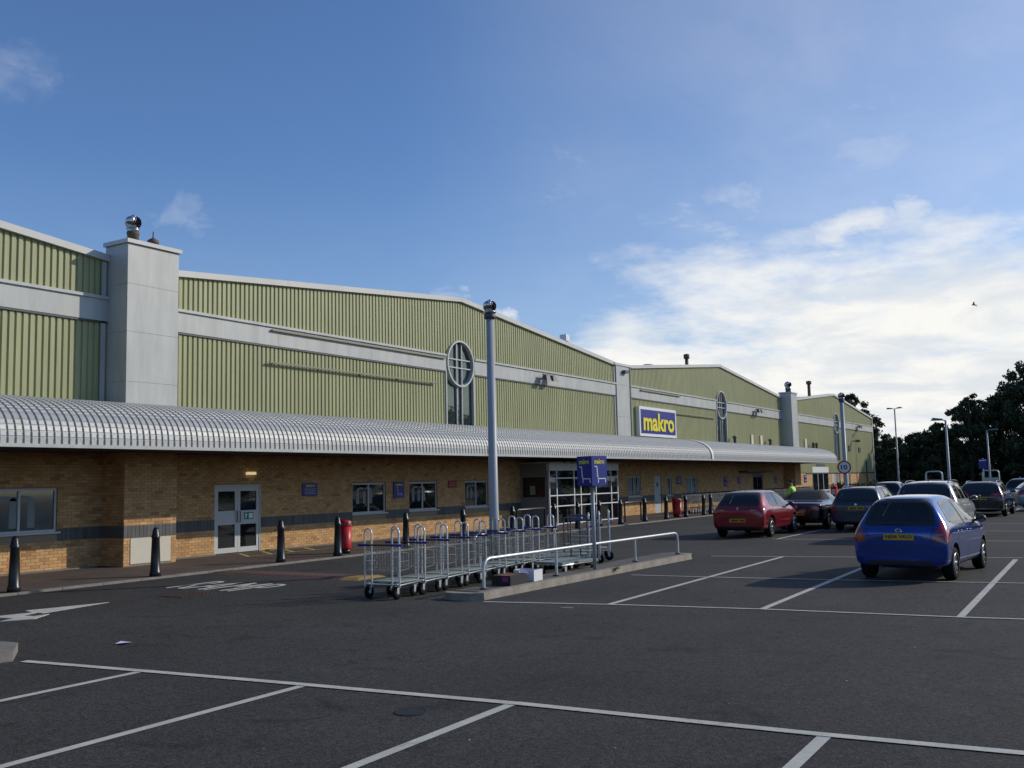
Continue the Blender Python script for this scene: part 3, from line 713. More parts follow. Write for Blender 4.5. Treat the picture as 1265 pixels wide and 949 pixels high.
mb = MB(); mb.box(44.4, 46.5, WY-.2, WY+.2, 7.68, 7.80); mb.build("pier_cap", M_TRIM2, store)

# --- barrel canopy of curved ribbed sheets
CY, CZ0, CZ1 = 18.55, 2.90, 4.03
def canopy_sheet():
    """six ribs to the metre; the crests are crimped where the sheet was curved"""
    mb = MB(); prof = []; dep = WY-CY
    for k in range(6):
        o = k/6
        for dx, h in ((0, 0), (.026, .0), (.040, .030), (.153, .030), (1/6, 0)): prof.append((o+dx, h))
    fine = [i/400*math.pi/2 for i in range(401)]
    def pt(th): return dep*math.sin(th)**.72, (CZ1-CZ0)*max(0, math.cos(th))**.72
    P = [pt(t_) for t_ in fine]; arc = [0]
    for a, c in zip(P, P[1:]): arc.append(arc[-1]+math.hypot(c[0]-a[0], c[1]-a[1]))
    rows = [(0.0, 0.0)]; q = .06
    while q < arc[-1]-.10: rows += [(q, 0), (q+.010, .009), (q+.026, .009), (q+.036, 0)]; q += .118
    rows.append((arc[-1], 0)); v = []
    for L_, cr in rows:
        th = float(np.interp(L_, arc, fine)); y_, z_ = pt(th); e = 1e-3
        a, c = pt(max(0, th-e)), pt(min(math.pi/2, th+e)); t_ = Vector((c[0]-a[0], c[1]-a[1])).normalized(); n_ = Vector((-t_.y, t_.x))
        for x, h in prof:
            hh = h-(cr if h > 0 else 0); v.append((x, WY-y_-n_.x*hh, CZ0+z_+n_.y*hh))
    n = len(prof)
    f = [(i*n+j, (i+1)*n+j, (i+1)*n+j+1, i*n+j+1) for i in range(len(rows)-1) for j in range(n-1) if prof[j][0] != prof[j+1][0] or prof[j][1] != prof[j+1][1]]
    mb.add(v, f); return mb
sheet = canopy_sheet().build("canopy_sheet", M_ALU)
sheet.parent = store
CX0, CX1 = 6.0, 77.0
for k in range(int(CX1-CX0)):
    o = sheet if k == 0 else sheet.copy()
    if k: COL.objects.link(o); o.parent = store
    o.location = (CX0+k*1.0-15.45, -WY, 0)
b = MB(); b.box(CX0, CX1, CY-.07, CY+.03, CZ0-.075, CZ0-.002); b.build("canopy_gutter", M_TRIM, store)
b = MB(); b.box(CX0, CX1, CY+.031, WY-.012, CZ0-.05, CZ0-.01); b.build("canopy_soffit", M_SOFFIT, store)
b = MB(); pts = [(CX1+.0, WY-(WY-CY+.05)*math.sin(math.pi/2*i/16)**.72, CZ0+(CZ1+.05-CZ0)*max(0, math.cos(math.pi/2*i/16))**.72) for i in range(17)]+[(CX1, WY, CZ0-.07)]
b.prism(pts, (.06, 0, 0)); b.build("canopy_end", M_TRIM, store)
b = MB(); v = []
for i in range(21):
    th = math.pi/2*i/20
    for xx in (50.0, 50.28): v.append((xx, WY-(WY-CY+.075)*math.sin(th)**.72, CZ0+(CZ1+.075-CZ0)*max(0, math.cos(th))**.72))
b.add(v, [(2*i, 2*i+2, 2*i+3, 2*i+1) for i in range(20)]); b.build("canopy_flashing", M_WHITE, store)
b = MB(); b.box(CX0, 44.6, WY-.13, WY-.061, 4.02, 4.12); b.box(46.3, 73, WY-.13, WY-.061, 4.02, 4.12); b.build("canopy_wall_flashing", M_ALU, store)

# --- left over rails, floodlights, small vents on the cladding
for (x0, x1, z) in ((20.9, 29.3, 5.62), (21.0, 29.9, 6.60), (52.2, 58.6, 5.60), (47.5, 53, 6.60)):
    mb = MB(); mb.box(x0, x1, WY-.20, WY-.14, z-.02, z+.03); xx = x0+.2
    while xx < x1: mb.box(xx, xx+.05, WY-.14, WY-.06, z-.015, z+.025); xx += 2.0
    mb.build("sign_rail", mat("old_sign_rail", (.24, .22, .15), .6), store)
def floodlight(x, z):
    fb = MB(); fb.box(x-.03, x+.03, WY-.32, WY-.1, z+.12, z+.17); fb.box(x-.5, x+.5, WY-.36, WY-.31, z+.10, z+.16); fl = fb.build("floodlight", M_DARKTRIM, store)
    for s in (-.3, .3):
        h = MB(); c = (x+s, WY-.42, z)
        h.hexa([(c[0]-.2, c[1]-.12, z-.14), (c[0]+.2, c[1]-.12, z-.14), (c[0]+.2, c[1]+.10, z-.08), (c[0]-.2, c[1]+.10, z-.08)],
               [(c[0]-.15, c[1]-.06, z+.10), (c[0]+.15, c[1]-.06, z+.10), (c[0]+.15, c[1]+.10, z+.14), (c[0]-.15, c[1]+.10, z+.14)]); h.build("lamp_head", M_DARKTRIM, fl)
for x in (37.4, 66.8, 97.5): floodlight(x, 6.42)
fb = MB(); fb.box(45.3, 45.7, WY-.36, WY-.165, 7.32, 7.46); fb.build("security_light", M_DARKTRIM, store)
for x0, x1, z0, z1, mt in ((65.5, 65.95, 4.12, 4.78, M_BOARD), (67.5, 67.95, 4.1, 4.78, M_BOARD), (78.8, 79.35, 4.1, 4.85, M_BOARD), (91.6, 92.3, 4.15, 4.6, M_DARKTRIM), (93.6, 94.4, 4.1, 4.6, M_DARKTRIM), (97.6, 98.3, 4.05, 4.5, M_DARKTRIM)):
    mb = MB(); mb.box(x0, x1, WY-.14, WY-.05, z0, z1); mb.build("wall_vent", mt, store)
for x, z in ((95.2, 5.0), (104.2, 4.6)):
    mb = MB(); mb.box(x-.04, x+.04, WY-.5, WY-.05, z, z+.08); mb.box(x-.14, x+.14, WY-.8, WY-.42, z-.08, z+.14); mb.build("camera_housing", M_DARKTRIM, store)
for x in (61.5, 69.0, 80.5, 81.4):
    mb = MB(); mb.lathe([(.09, 4.02), (.09, 4.42), (.15, 4.44), (.15, 4.52), (.03, 4.6)], (x, WY-.35, 0), 10); mb.build("soil_vent", M_GREYP, store)
mb = MB(); mb.tube([(100.6, WY-.12, .1), (100.6, WY-.12, 3.2)], .06, 6); mb.build("downpipe", M_DARKTRIM, store)
for (x, y) in ((20.3, WY-.3), (36.0, 20.9)):
    mb = MB(); mb.box(x-.13, x+.13, y-.06, y+.06, CZ0-.13, CZ0-.052)
    mt = mat("lit_lamp_diffuser", (.8, .7, .45), .4)
    bs = mt.node_tree.nodes['Principled BSDF']; bs.inputs['Emission Color'].default_value = (1, .8, .45, 1); bs.inputs['Emission Strength'].default_value = .55
    # low wall lamps that were left burning
    mb = MB(); mb.box(x-.16, x+.16, y-.05, y+.05, 2.32, 2.40) if x > 30 else mb.box(x-.16, x+.16, WY-.10, WY-.012, 2.30, 2.38)
    mb.build("wall_lamp", mt, store)

# --- glazed porch
px0, px1, pY = 35.36, 41.9, 20.15
f = MB(); w = .045
def fb_(x0, x1, z0, z1, d=0): f.box(x0, x1, pY-.04+d, pY+.04-d, z0, z1)
f.box(px0, px1, pY-.06, pY+.08, 2.36, 2.66)
for xx in (px0, px0+.62, px0+2.15, px0+2.75, px0+3.7, px0+4.2, px0+5.75, px1-w-.05): fb_(xx, xx+w+.015, .06, 2.36)
for zz in (.12, .86, 1.30, 2.02): fb_(px0+w, px1-w, zz, zz+w, .004)
f.box(px1-.06, px1, pY+.081, WY-.01, 2.36, 2.62)
for zz in (.12, 1.3, 2.02): f.box(px1-.05, px1-.01, pY+.081, WY-.01, zz, zz+w)
porch = f.build("porch", M_WHITE, store)
b = MB(); b.box(px0+.09, px1-.1, pY-.012, pY+.0, .19, 2.36); b.build("pane", M_GLASSP, porch)
b = MB(); b.box(px1-.035, px1-.025, pY+.08, WY-.02, .19, 2.36); b.build("pane", M_GLASSP, porch)
b = MB(); b.box(px0-.1, px1+.12, pY-.14, WY-.01, 2.665, 2.72); b.build("porch_roof", M_TRIM, porch)
b = MB(); b.box(px0, px0+.06, pY+.081, WY-.01, .06, 1.28); b.box(px0, px0+.06, pY+.081, WY-.01, 2.1, 2.66); b.box(px0, px0+.06, pY+.081, pY+.17, 1.28, 2.1); b.box(px0, px0+.06, WY-.1, WY-.01, 1.28, 2.1); b.build("side_panel", mat("porch_grey_panel", (.24, .245, .25), .5), porch)
b = MB(); b.box(px0+.02, px0+.04, pY+.17, WY-.1, 1.28, 2.1); b.build("pane", M_GLASSB, porch)
b = MB(); b.box(px0+.012, px0+.019, pY+.65, pY+.9, 1.38, 1.75); b.build("notice", mat("paper_notice", (.35, .37, .33), .7), porch)
b = MB(); b.box(px0-.004, px0-.001, pY+.3, pY+.34, 1.2, 1.42); b.box(px0-.004, px0-.001, pY+.46, pY+.5, 1.2, 1.42); b.box(px0-.004, px0-.001, pY+.34, pY+.46, 1.29, 1.34); b.build("door_mark", mat("dull_red_mark", (.28, .03, .03), .6), porch)
b = MB(); b.box(36.6, 41.4, WY+.35, WY+.40, .1, 2.5); b.build("inner_door", M_GREYP, store)
for xx in (px0+1.1, px0+1.8): b = MB(); b.box(xx, xx+.12, pY-.16, pY-.07, 2.66, 2.74); b.build("spot_lamp", M_DARKTRIM, porch)

# ------------------------------------------------------------------ signs on the wall
def wall_sign(x0, x1, z0, z1, y, label, mt=M_BLUE, name="wall_sign"):
    t = thing(name, label, "sign", (x0, y, z0)); mb = MB(); mb.box(x0, x1, y-.03, y, z0, z1); mb.build("board", mt, t); return t
y = WY-.19
t = thing("store_sign", "big blue store sign with yellow makro lettering and white border on cladding", "sign", (46.97, y, 4.17))
b = MB(); b.box(46.97, 51.9, y-.10, y+.12, 4.17, 5.73); b.build("border", M_SIGNW, t)
b = MB(); b.box(47.12, 51.75, y-.112, y-.1005, 4.32, 5.58); b.build("panel", M_BLUE, t)
b = MB(); text_into(b, "makro", (47.36, y-.114, 4.46), (1, 0, 0), (0, 0, 1), 4.12, .98, .03, .028); b.build("lettering", M_SIGNY, t)
def trolley_icon(mb, O, X, U, s):
    """white trolley outline: handle, frame, deck, two legs"""
    O = Vector(O); X = Vector(X); U = Vector(U); Nn = X.cross(U)
    def bar(a, c, w):
        p, q = Vector((a[0], a[1], 0)), Vector((c[0], c[1], 0)); d = (q-p).normalized(); n = Vector((-d.y, d.x, 0))*w/2
        pts = [p+n, p-n, q-n, q+n]; P = [O+X*(k.x*s)+U*(k.y*s)+Nn*.002 for k in pts]; mb.prism([tuple(k) for k in P], tuple(Nn*.003))
    bar((0, 1.0), (.22, .98), .07); bar((.2, 1.0), (.28, .2), .06); bar((.25, .25), (.95, .25), .06); bar((.3, .0), (.3, .25), .06); bar((.92, 0), (.92, .25), .06)
    for k in range(5): bar((.16, .9-.12*k), (.26, .9-.12*k), .05)
t = wall_sign(22.43, 23.08, 1.63, 2.03, WY-.012, "small blue makro notice with four white lines between fire door and windows")
b = MB(); text_into(b, "makro", (22.58, WY-.044, 1.91), (1, 0, 0), (0, 0, 1), .36, .085, .003, .02); b.build("lettering", M_SIGNY, t)
b = MB()
for k in range(4): b.box(22.50+.02*(k % 2), 23.0-.03*(k % 3), WY-.0455, WY-.0425, 1.84-.05*k, 1.86-.05*k)
b.build("text_line", mat("notice_print", (.3, .32, .4), .6), t)
t = wall_sign(26.86, 27.46, 1.46, 2.03, WY-.012, "blue makro sign with white trolley symbol between two letter windows")
b = MB(); text_into(b, "makro", (26.97, WY-.044, 1.88), (1, 0, 0), (0, 0, 1), .40, .095, .003, .02); b.build("lettering", M_SIGNY, t)
b = MB(); trolley_icon(b, (27.02, WY-.042, 1.52), (1, 0, 0), (0, 0, 1), .32); b.build("trolley_symbol", M_SIGNW, t)
t = wall_sign(30.13, 30.65, 1.76, 2.03, WY-.012, "small red notice on the brick between the second and third letter windows", mat("red_notice", (.34, .03, .03), .6))
b = MB()
for k in range(3): b.box(30.18, 30.58-.08*(k % 2), WY-.0455, WY-.0425, 1.94-.06*k, 1.96-.06*k)
b.build("text_line", mat("notice_print_red", (.45, .2, .2), .6), t)
for x0, x1, z0, z1, lab in ((52.3, 53.0, 1.6, 2.02, "small blue notice between the narrow window and the wider blinded window"), (60.0, 60.6, 1.35, 1.95, "tall blue notice on the wall behind the red hatchback"),
                            (62.6, 63.2, 1.5, 1.95, "small dark blue notice left of the grey double doors"), (70.6, 71.2, 1.45, 1.9, "small dark notice between grey double doors and far brick pier"), (78.4, 79.1, 1.4, 1.95, "small blue notice just left of the glazed staff entrance")):
    t = wall_sign(x0, x1, z0, z1, WY-.012, lab); b = MB(); b.box(x0+.1, x1-.1, WY-.0455, WY-.0425, z1-.15, z1-.07); b.box(x0+.12, x1-.15, WY-.0455, WY-.0425, z0+.1, z0+.2); b.build("text_line", mat("notice_print", (.3, .32, .4), .6), t)

# ------------------------------------------------------------------ roof ventilators and flues
def turbine(mb_parent, c, r, name="turbine_head"):
    """spinning ball ventilator of bent steel vanes"""
    mb = MB(); n = 22; seg = 8
    for k in range(n):
        v = []
        for i in range(seg+1):
            ph = -.42*math.pi+.84*math.pi*i/seg; rr = r*math.cos(ph)**.7; zz = r*.82*math.sin(ph)
            for s, q in ((0, 1.0), (1, .86)):
                a = 2*math.pi*(k+s*.95)/n+ph*.25; v.append((c[0]+rr*q*math.cos(a), c[1]+rr*q*math.sin(a), c[2]+zz))
        mb.add(v, [(2*i, 2*i+1, 2*i+3, 2*i+2) for i in range(seg)], 0, True)
    mb.lathe([(r*.75, -r*.8), (r*.75, -r*.7)], c, 16); mb.lathe([(r*.40, r*.76), (r*.36, r*.86), (.02, r*.9), (.02, r*1.02)], c, 12)
    mb.lathe([(r*.58, -r*.7), (r*.66, 0), (r*.5, r*.66)], c, 12, mi=1)
    return mb.build(name, [M_STEEL, M_DARKTRIM], mb_parent)
def vent(label, loc, r, hs=.22, cap=False, name="roof_ventilator"):
    t = thing(name, label, "ventilator", loc); x, y, z = loc
    b = MB(); b.lathe([(r*.72, 0), (r*.72, hs), (r*.8, hs+.02), (r*.8, hs+.06)], loc, 14); b.build("collar", M_RUST, t)
    if cap:
        b = MB(); b.lathe([(r*.6, hs+.06), (r*1.05, hs+.10), (r*1.0, hs+.18), (r*.3, hs+.24), (.02, hs+.26), (.015, hs+.42)], loc, 14); b.build("cowl", M_RUST, t)
    else:
        b = MB(); b.lathe([(r*.72, hs+.06), (r*.85, hs+.16)], loc, 14); b.build("neck", M_STEEL, t); turbine(t, (x, y, z+hs+.16+r*.82), r)
    return t
vent("steel spinning ball ventilator on the nearest grey pier", (15.85, 21.0, 8.17), .20)
vent("squat dark cowl ventilator beside the steel ball on the nearest pier", (16.62, 21.2, 8.17), .145, .08, True)
vent("steel ball ventilator on top of the far grey pier", (73.75, 21.05, 8.17), .27)
def flue(label, x, y, r, top, cap='box'):
    t = thing("roof_flue", label, "flue", (x, y, rz(x)-.3)); z0 = rz(x)-.3
    b = MB(); b.lathe([(r, z0), (r, top-.3)], (x, y, 0), 12); b.build("pipe", M_RUST, t)
    b = MB()
    if cap == 'box': b.box(x-r*2.2, x+r*2.2, y-r*2.2, y+r*2.2, top-.34, top)
    else: b.lathe([(r*1.5, top-.35), (r*1.7, top-.3), (r*1.7, top-.05), (.03, top)], (x, y, 0), 12)
    b.build("cowl", M_GALV if cap == 'box' else M_RUST, t)
flue("square-headed steel flue standing on the middle roof slope", 44.2, 24.0, .085, 9.42)
flue("thin brown flue on the roof above the store sign", 63.5, 25, .12, 10.45, 'pipe')
flue("thin brown flue on the furthest roof beside far pier", 94.6, 25, .15, 10.95, 'pipe')
t = thing("roof_cowl", "low flat grey cowl on the roof behind the flat pier", "ventilator", (56.9, 25, rz(56.9)-.1)); z0 = rz(56.9)-.1
b = MB(); b.lathe([(.2, z0), (.2, z0+.28)], (56.9, 25, 0), 14); b.build("upstand", M_GREYP, t); b = MB(); b.lathe([(.25, z0+.28), (.46, z0+.33), (.46, z0+.42), (.25, z0+.52)], (56.9, 25, 0), 18); b.build("cowl", M_GALV, t)

# tall vent pipes beside the kerb
def vent_pipe(label, x, y, top):
    t = thing("vent_pipe", label, "pipe", (x, y, 0), group="tall vent pipes beside the canopy")
    b = MB(); b.lathe([(.108, 0), (.108, 1.3), (.104, 1.32), (.086, top)], (x, y, 0), 20); b.build("pipe", M_POLE, t)
    b = MB(); b.lathe([(.2, 0), (.2, .02)], (x, y, .0), 16); b.build("base_plate", M_GALV, t)
    b = MB(); b.lathe([(.115, top-.03), (.13, top), (.13, top+.07), (.115, top+.08)], (x, y, 0), 18); b.build("collar", M_DARKTRIM, t)
    b = MB(); b.lathe([(.115, top+.08), (.145, top+.12), (.145, top+.14)], (x, y, 0), 18); b.build("neck", M_STEEL, t)
    turbine(t, (x, y, top+.14+.12), .152); return t
vent_pipe("tall blue-grey vent pipe with steel ball behind the trolleys", 18.26, 11.8, 5.58)
vent_pipe("tall blue-grey vent pipe at the far end of canopy behind speed sign", 46.0, 10.72, 5.25)
t = thing("speed_limit_sign", "round white speed sign with red rim and number 10", "sign", (45.8, 10.72, 2.25)); c = (45.8, 10.72, 2.25)
def disc(mb, c, r, d, n=28):    # faces -X
    mb.lathe([(r, 0), (r, d)], c, n, axis='x', smooth=False); return mb
q = Matrix.Rotation(R(17), 4, 'Z')
b = MB(); disc(b, (-.03, 0, 0), .30, .02); o = b.build("rim", mat("sign_red", (.45, .015, .02), .4), t, loc=(0, 0, 0)); o.rotation_euler.z = R(17)
b = MB(); disc(b, (-.036, 0, 0), .235, .02); o = b.build("face", M_SIGNW, t, loc=(0, 0, 0)); o.rotation_euler.z = R(17)
b = MB(); text_into(b, "10", (-.037, .14, -.105), (0, -1, 0), (0, 0, 1), .28, .21, .003, .03); o = b.build("number", M_BLACK, t, loc=(0, 0, 0)); o.rotation_euler.z = R(17)
b = MB(); b.box(-.01, .12, -.05, .05, -.1, .1); b.build("bracket", M_GALV, t, loc=(0, 0, 0))

# ------------------------------------------------------------------ bollards, hoops, bins
def bollard():
    t = thing("bollard", None, "bollard")
    b = MB(); b.lathe([(.09, 0), (.125, 0), (.122, .10), (.108, .12), (.096, .45), (.083, .82), (.094, .84), (.094, .88), (.078, .90), (.07, .98), (.042, 1.05), (.0, 1.065)], (0, 0, 0), 14); b.build("post", M_BLACK, t)
    b = MB(); b.box(-.02, .02, -.100, -.08, .845, .875); b.build("reflector", mat("bollard_reflector", (.3, .3, .28), .3), t); return t
bp = bollard()
BOLL = [(20, "black bollard at the left edge in front of the wide bluish window"), (193, "black bollard in front of the nearest brick pier's cream board"), (347, "black bollard just right of the fire door"),
        (417, "black bollard touching the nearer red litter bin"), (501, "black bollard behind trolleys left of the blue trolley symbol sign"), (571.5, "black bollard behind trolleys under the third letter window"),
        (632.6, "black bollard right of the near vent pipe against dark wall"), (684, "black bollard before the left edge of the glazed porch"), (713, "black bollard before the porch, second from its left edge"),
        (739.7, "black bollard before the porch just right of the blue box sign's post"), (766, "black bollard at the right corner of the porch"), (796, "black bollard at right end of the low black hoop barrier"),
        (822.6, "black bollard just left of the farther red litter bin"), (846.7, "black bollard just right of the farther red litter bin"), (869, "black bollard in front of nested carts, left of a close pair"), (877.6, "black bollard nearest the red hatchback, in front of nested carts")]
for px, lab in BOLL:
    p = on_y(px, 620, 18.12); place(bp, USED, (p.x, 18.12, pz(18.12)), random.uniform(-.2, .2), lab, "black bollards along the pavement edge")
def hoop_barrier(x0, x1, y, label):
    t = thing("hoop_barrier", label, "barrier", (x0, y, pz(y)), group="low black hoop barriers by the porch"); b = MB()
    b.tube([(x0, y, pz(y)), (x0, y, .86), (x0+.05, y, .91), (x1-.05, y, .91), (x1, y, .86), (x1, y, pz(y))], .035, 8); b.build("hoop", M_BLACK, t)
    b = MB(); b.box(x0+.05, x1-.05, y-.036, y+.036, .943, .955); b.build("top_strip", M_GREYP, t)
hoop_barrier(30.55, 32.55, 18.75, "low black hoop barrier against the grey side of the porch"); hoop_barrier(39.6, 41.3, 18.75, "low black hoop barrier right of the porch before brick")
def litter_bin(label, loc, k):
    t = thing("litter_bin", label, "bin", loc, group="red litter bins"); x, y, z = loc
    b = MB(); b.lathe([(.19*k, 0), (.21*k, .0), (.21*k, .12)], loc, 18); b.build("base", M_BLACK, t)
    b = MB(); b.lathe([(.235*k, .121), (.245*k, .15), (.26*k, .74)], loc, 20); b.lathe([(.262*k, .741), (.27*k, .76), (.262*k, .80), (.25*k, .88), (.2*k, .91), (.0, .92)], loc, 20); b.build("body", M_RED, t)
    b = MB(); b.prism([(x-.12*k, y-.264*k, .79+z), (x+.12*k, y-.264*k, .79+z), (x+.12*k, y-.246*k, .87+z), (x-.12*k, y-.246*k, .87+z)], (0, .08*k, 0)); b.build("slot", M_BLACK, t)
    b = MB(); b.box(x+.17*k, x+.275*k, y-.18*k, y+.04*k, .79+z, .87+z); b.build("slot", M_BLACK, t)
p = on_y(426.5, 660, 18.55); litter_bin("red litter bin with black base beside a bollard, near the letter windows", (p.x, 18.55, pz(18.55)), .68)
p = on_y(836, 625, 18.55); litter_bin("red litter bin standing between two bollards near nested carts", (p.x, 18.55, pz(18.55)), .84)
p = on_y(1031, 615, 18.8)
t = thing("post_box", "red upright box with pale front near the far vent pipe", "post box", (p.x, 18.8, .1))
x = p.x; b = MB(); b.box(x-.22, x+.22, 18.6, 19.0, .04, 1.05); b.prism([(x-.22, 18.6, 1.051), (x+.22, 18.6, 1.051), (x+.22, 18.8, 1.2), (x-.22, 18.8, 1.2)], (0, .2, 0)); b.build("body", M_RED, t)
b = MB(); b.box(x-.235, x-.221, 18.66, 18.94, .45, .85); b.build("front_notice", M_SIGNW, t)

# ------------------------------------------------------------------ trolley island
isl = [(13.62, 9.02), (13.5, 9.6), (13.75, 10.0), (16.5, 13.6), (18.0, 14.0)]
IZ = .12
stone = mat("island_kerb_stone", (.27, .235, .19), .9, noise=(4, .3, 7), bump=(40, .35, .004))
slab = mat("island_paving", (.115, .105, .09), .92, noise=(3, .3, 6), bump=(30, .3, .005))
b = MB(); b.prism([(13.75, 9.16, -.02), (22.3, 8.98, -.02), (22.35, 9.75, -.02), (13.8, 9.75, -.02)], (0, 0, .135)); struct(b, "island_paving", slab)
x = 13.62; k = 0
while x < 22.2:
    L_ = .915; x1 = min(x+L_, 22.3); y0 = 9.02-.021*(x-13.6); y1 = 9.02-.021*(x1-13.6)
    b = MB(); b.hexa([(x+.004, y0, -.02), (x1-.004, y1, -.02), (x1-.004, y1+.15, -.02), (x+.004, y0+.15, -.02)], [(x+.004, y0+.025, IZ), (x1-.004, y1+.025, IZ), (x1-.004, y1+.15, IZ+.004), (x+.004, y0+.15, IZ+.004)])
    struct(b, "island_kerb", stone, loc=(x, y0, 0)); x = x1; k += 1
b = MB(); b.prism([(13.62, 9.03, -.02), (13.62, 9.18, -.02), (13.63, 9.75, -.02), (13.5, 9.75, -.02), (13.42, 9.55, -.02), (13.45, 9.2, -.02)], (0, 0, .14)); struct(b, "island_kerb", stone)
b = MB(); b.prism([(22.3, 8.84, -.02), (22.55, 8.95, -.02), (22.6, 9.4, -.02), (22.35, 9.75, -.02)], (0, 0, .14)); struct(b, "island_kerb", stone)
# a tuft of weed in a kerb joint
b = MB()
for k in range(60):
    a = random.uniform(0, 6.28); r = random.uniform(0, .10); x, y = 18.35+r*math.cos(a), 8.9+r*math.sin(a)*.6; h = random.uniform(.04, .12); d = random.uniform(-.04, .04)
    b.add([(x-.006, y, .1), (x+.006, y, .1), (x+d, y+d, .1+h)], [(0, 1, 2)])
tag(b.build("weed_tuft", mat("weed_green", (.07, .10, .03), .8), None, loc=(18.35, 8.9, .1)), "little green weed tuft growing in a kerb joint near box sign post", "weed")
def arc_rail(path_pts, r=.026): 
    b = MB(); b.tube(path_pts, r, 8); return b
def handrail(label, x0, x1, y0, y1, z0, h, posts):
    t = thing("handrail", label, "railing", (x0, y0, z0), group="galvanised handrails of the trolley island")
    def P(x, z): s = (x-x0)/(x1-x0); return (x, y0+(y1-y0)*s, z0+z)
    pts = [P(x0, 0), P(x0, h-.16), P(x0+.03, h-.07), P(x0+.09, h-.02), P(x0+.18, h)]+[P(x0+.18+(x1-x0-.36)*k/8, h) for k in range(1, 8)]+[P(x1-.18, h), P(x1-.09, h-.02), P(x1-.03, h-.07), P(x1, h-.16), P(x1, 0)]
    arc_rail(pts, .03).build("rail", M_GALV, t)
    for x in posts: b = MB(); q0 = P(x, 0); b.tube([q0, (q0[0], q0[1], z0+h-.02)], .027, 8); b.build("post", M_GALV, t)
    for x in [x0]+posts+[x1]: b = MB(); q0 = P(x, 0); b.lathe([(.07, 0), (.07, .02)], q0, 10); b.build("foot", M_DARKTRIM, t)
handrail("low galvanised handrail along the kerb nearest the camera", 14.12, 22.25, 9.36, 9.18, IZ, .50, [16.55, 19.95])
handrail("second handrail behind the trolleys, farther from the camera", 17.6, 21.4, 11.9, 12.05, 0, .80, [19.5])
# box sign on its post
sp = (18.02, 9.24)
t = thing("box_sign", "blue box sign on a post above the trolleys with yellow makro and trolley symbols", "sign", (sp[0], sp[1], IZ))
b = MB(); b.lathe([(.038, IZ), (.038, 1.85)], (sp[0], sp[1], 0), 12); b.build("post", M_POLE, t)
hw = .215; rot = Matrix.Rotation(R(72), 4, 'Z')
def rotbox(mb, x0, x1, y0, y1, z0, z1):
    pts = [(x0, y0), (x1, y0), (x1, y1), (x0, y1)]; w_ = [rot @ Vector((a, c, 0)) for a, c in pts]
    mb.hexa([(v.x+sp[0], v.y+sp[1], z0) for v in w_], [(v.x+sp[0], v.y+sp[1], z1) for v in w_])
b = MB(); rotbox(b, -hw, hw, -hw, hw, 1.80, 2.40); b.build("box", M_BLUE, t)
for nrm in (Vector((-1, 0, 0)), Vector((0, -1, 0)), Vector((1, 0, 0)), Vector((0, 1, 0))):
    n = rot @ nrm; ux = Vector((0, 0, 1)).cross(n); ctr = Vector((sp[0], sp[1], 0))+n*(hw+.001)
    b = MB(); text_into(b, "makro", ctr-ux*.14+Vector((0, 0, 2.24)), ux, (0, 0, 1), .28, .10, .003, .02); b.build("lettering", M_SIGNY, t)
    b = MB(); trolley_icon(b, ctr-ux*.14+Vector((0, 0, 1.86)), ux, Vector((0, 0, 1)), .33); b.build("trolley_symbol", M_SIGNW, t)

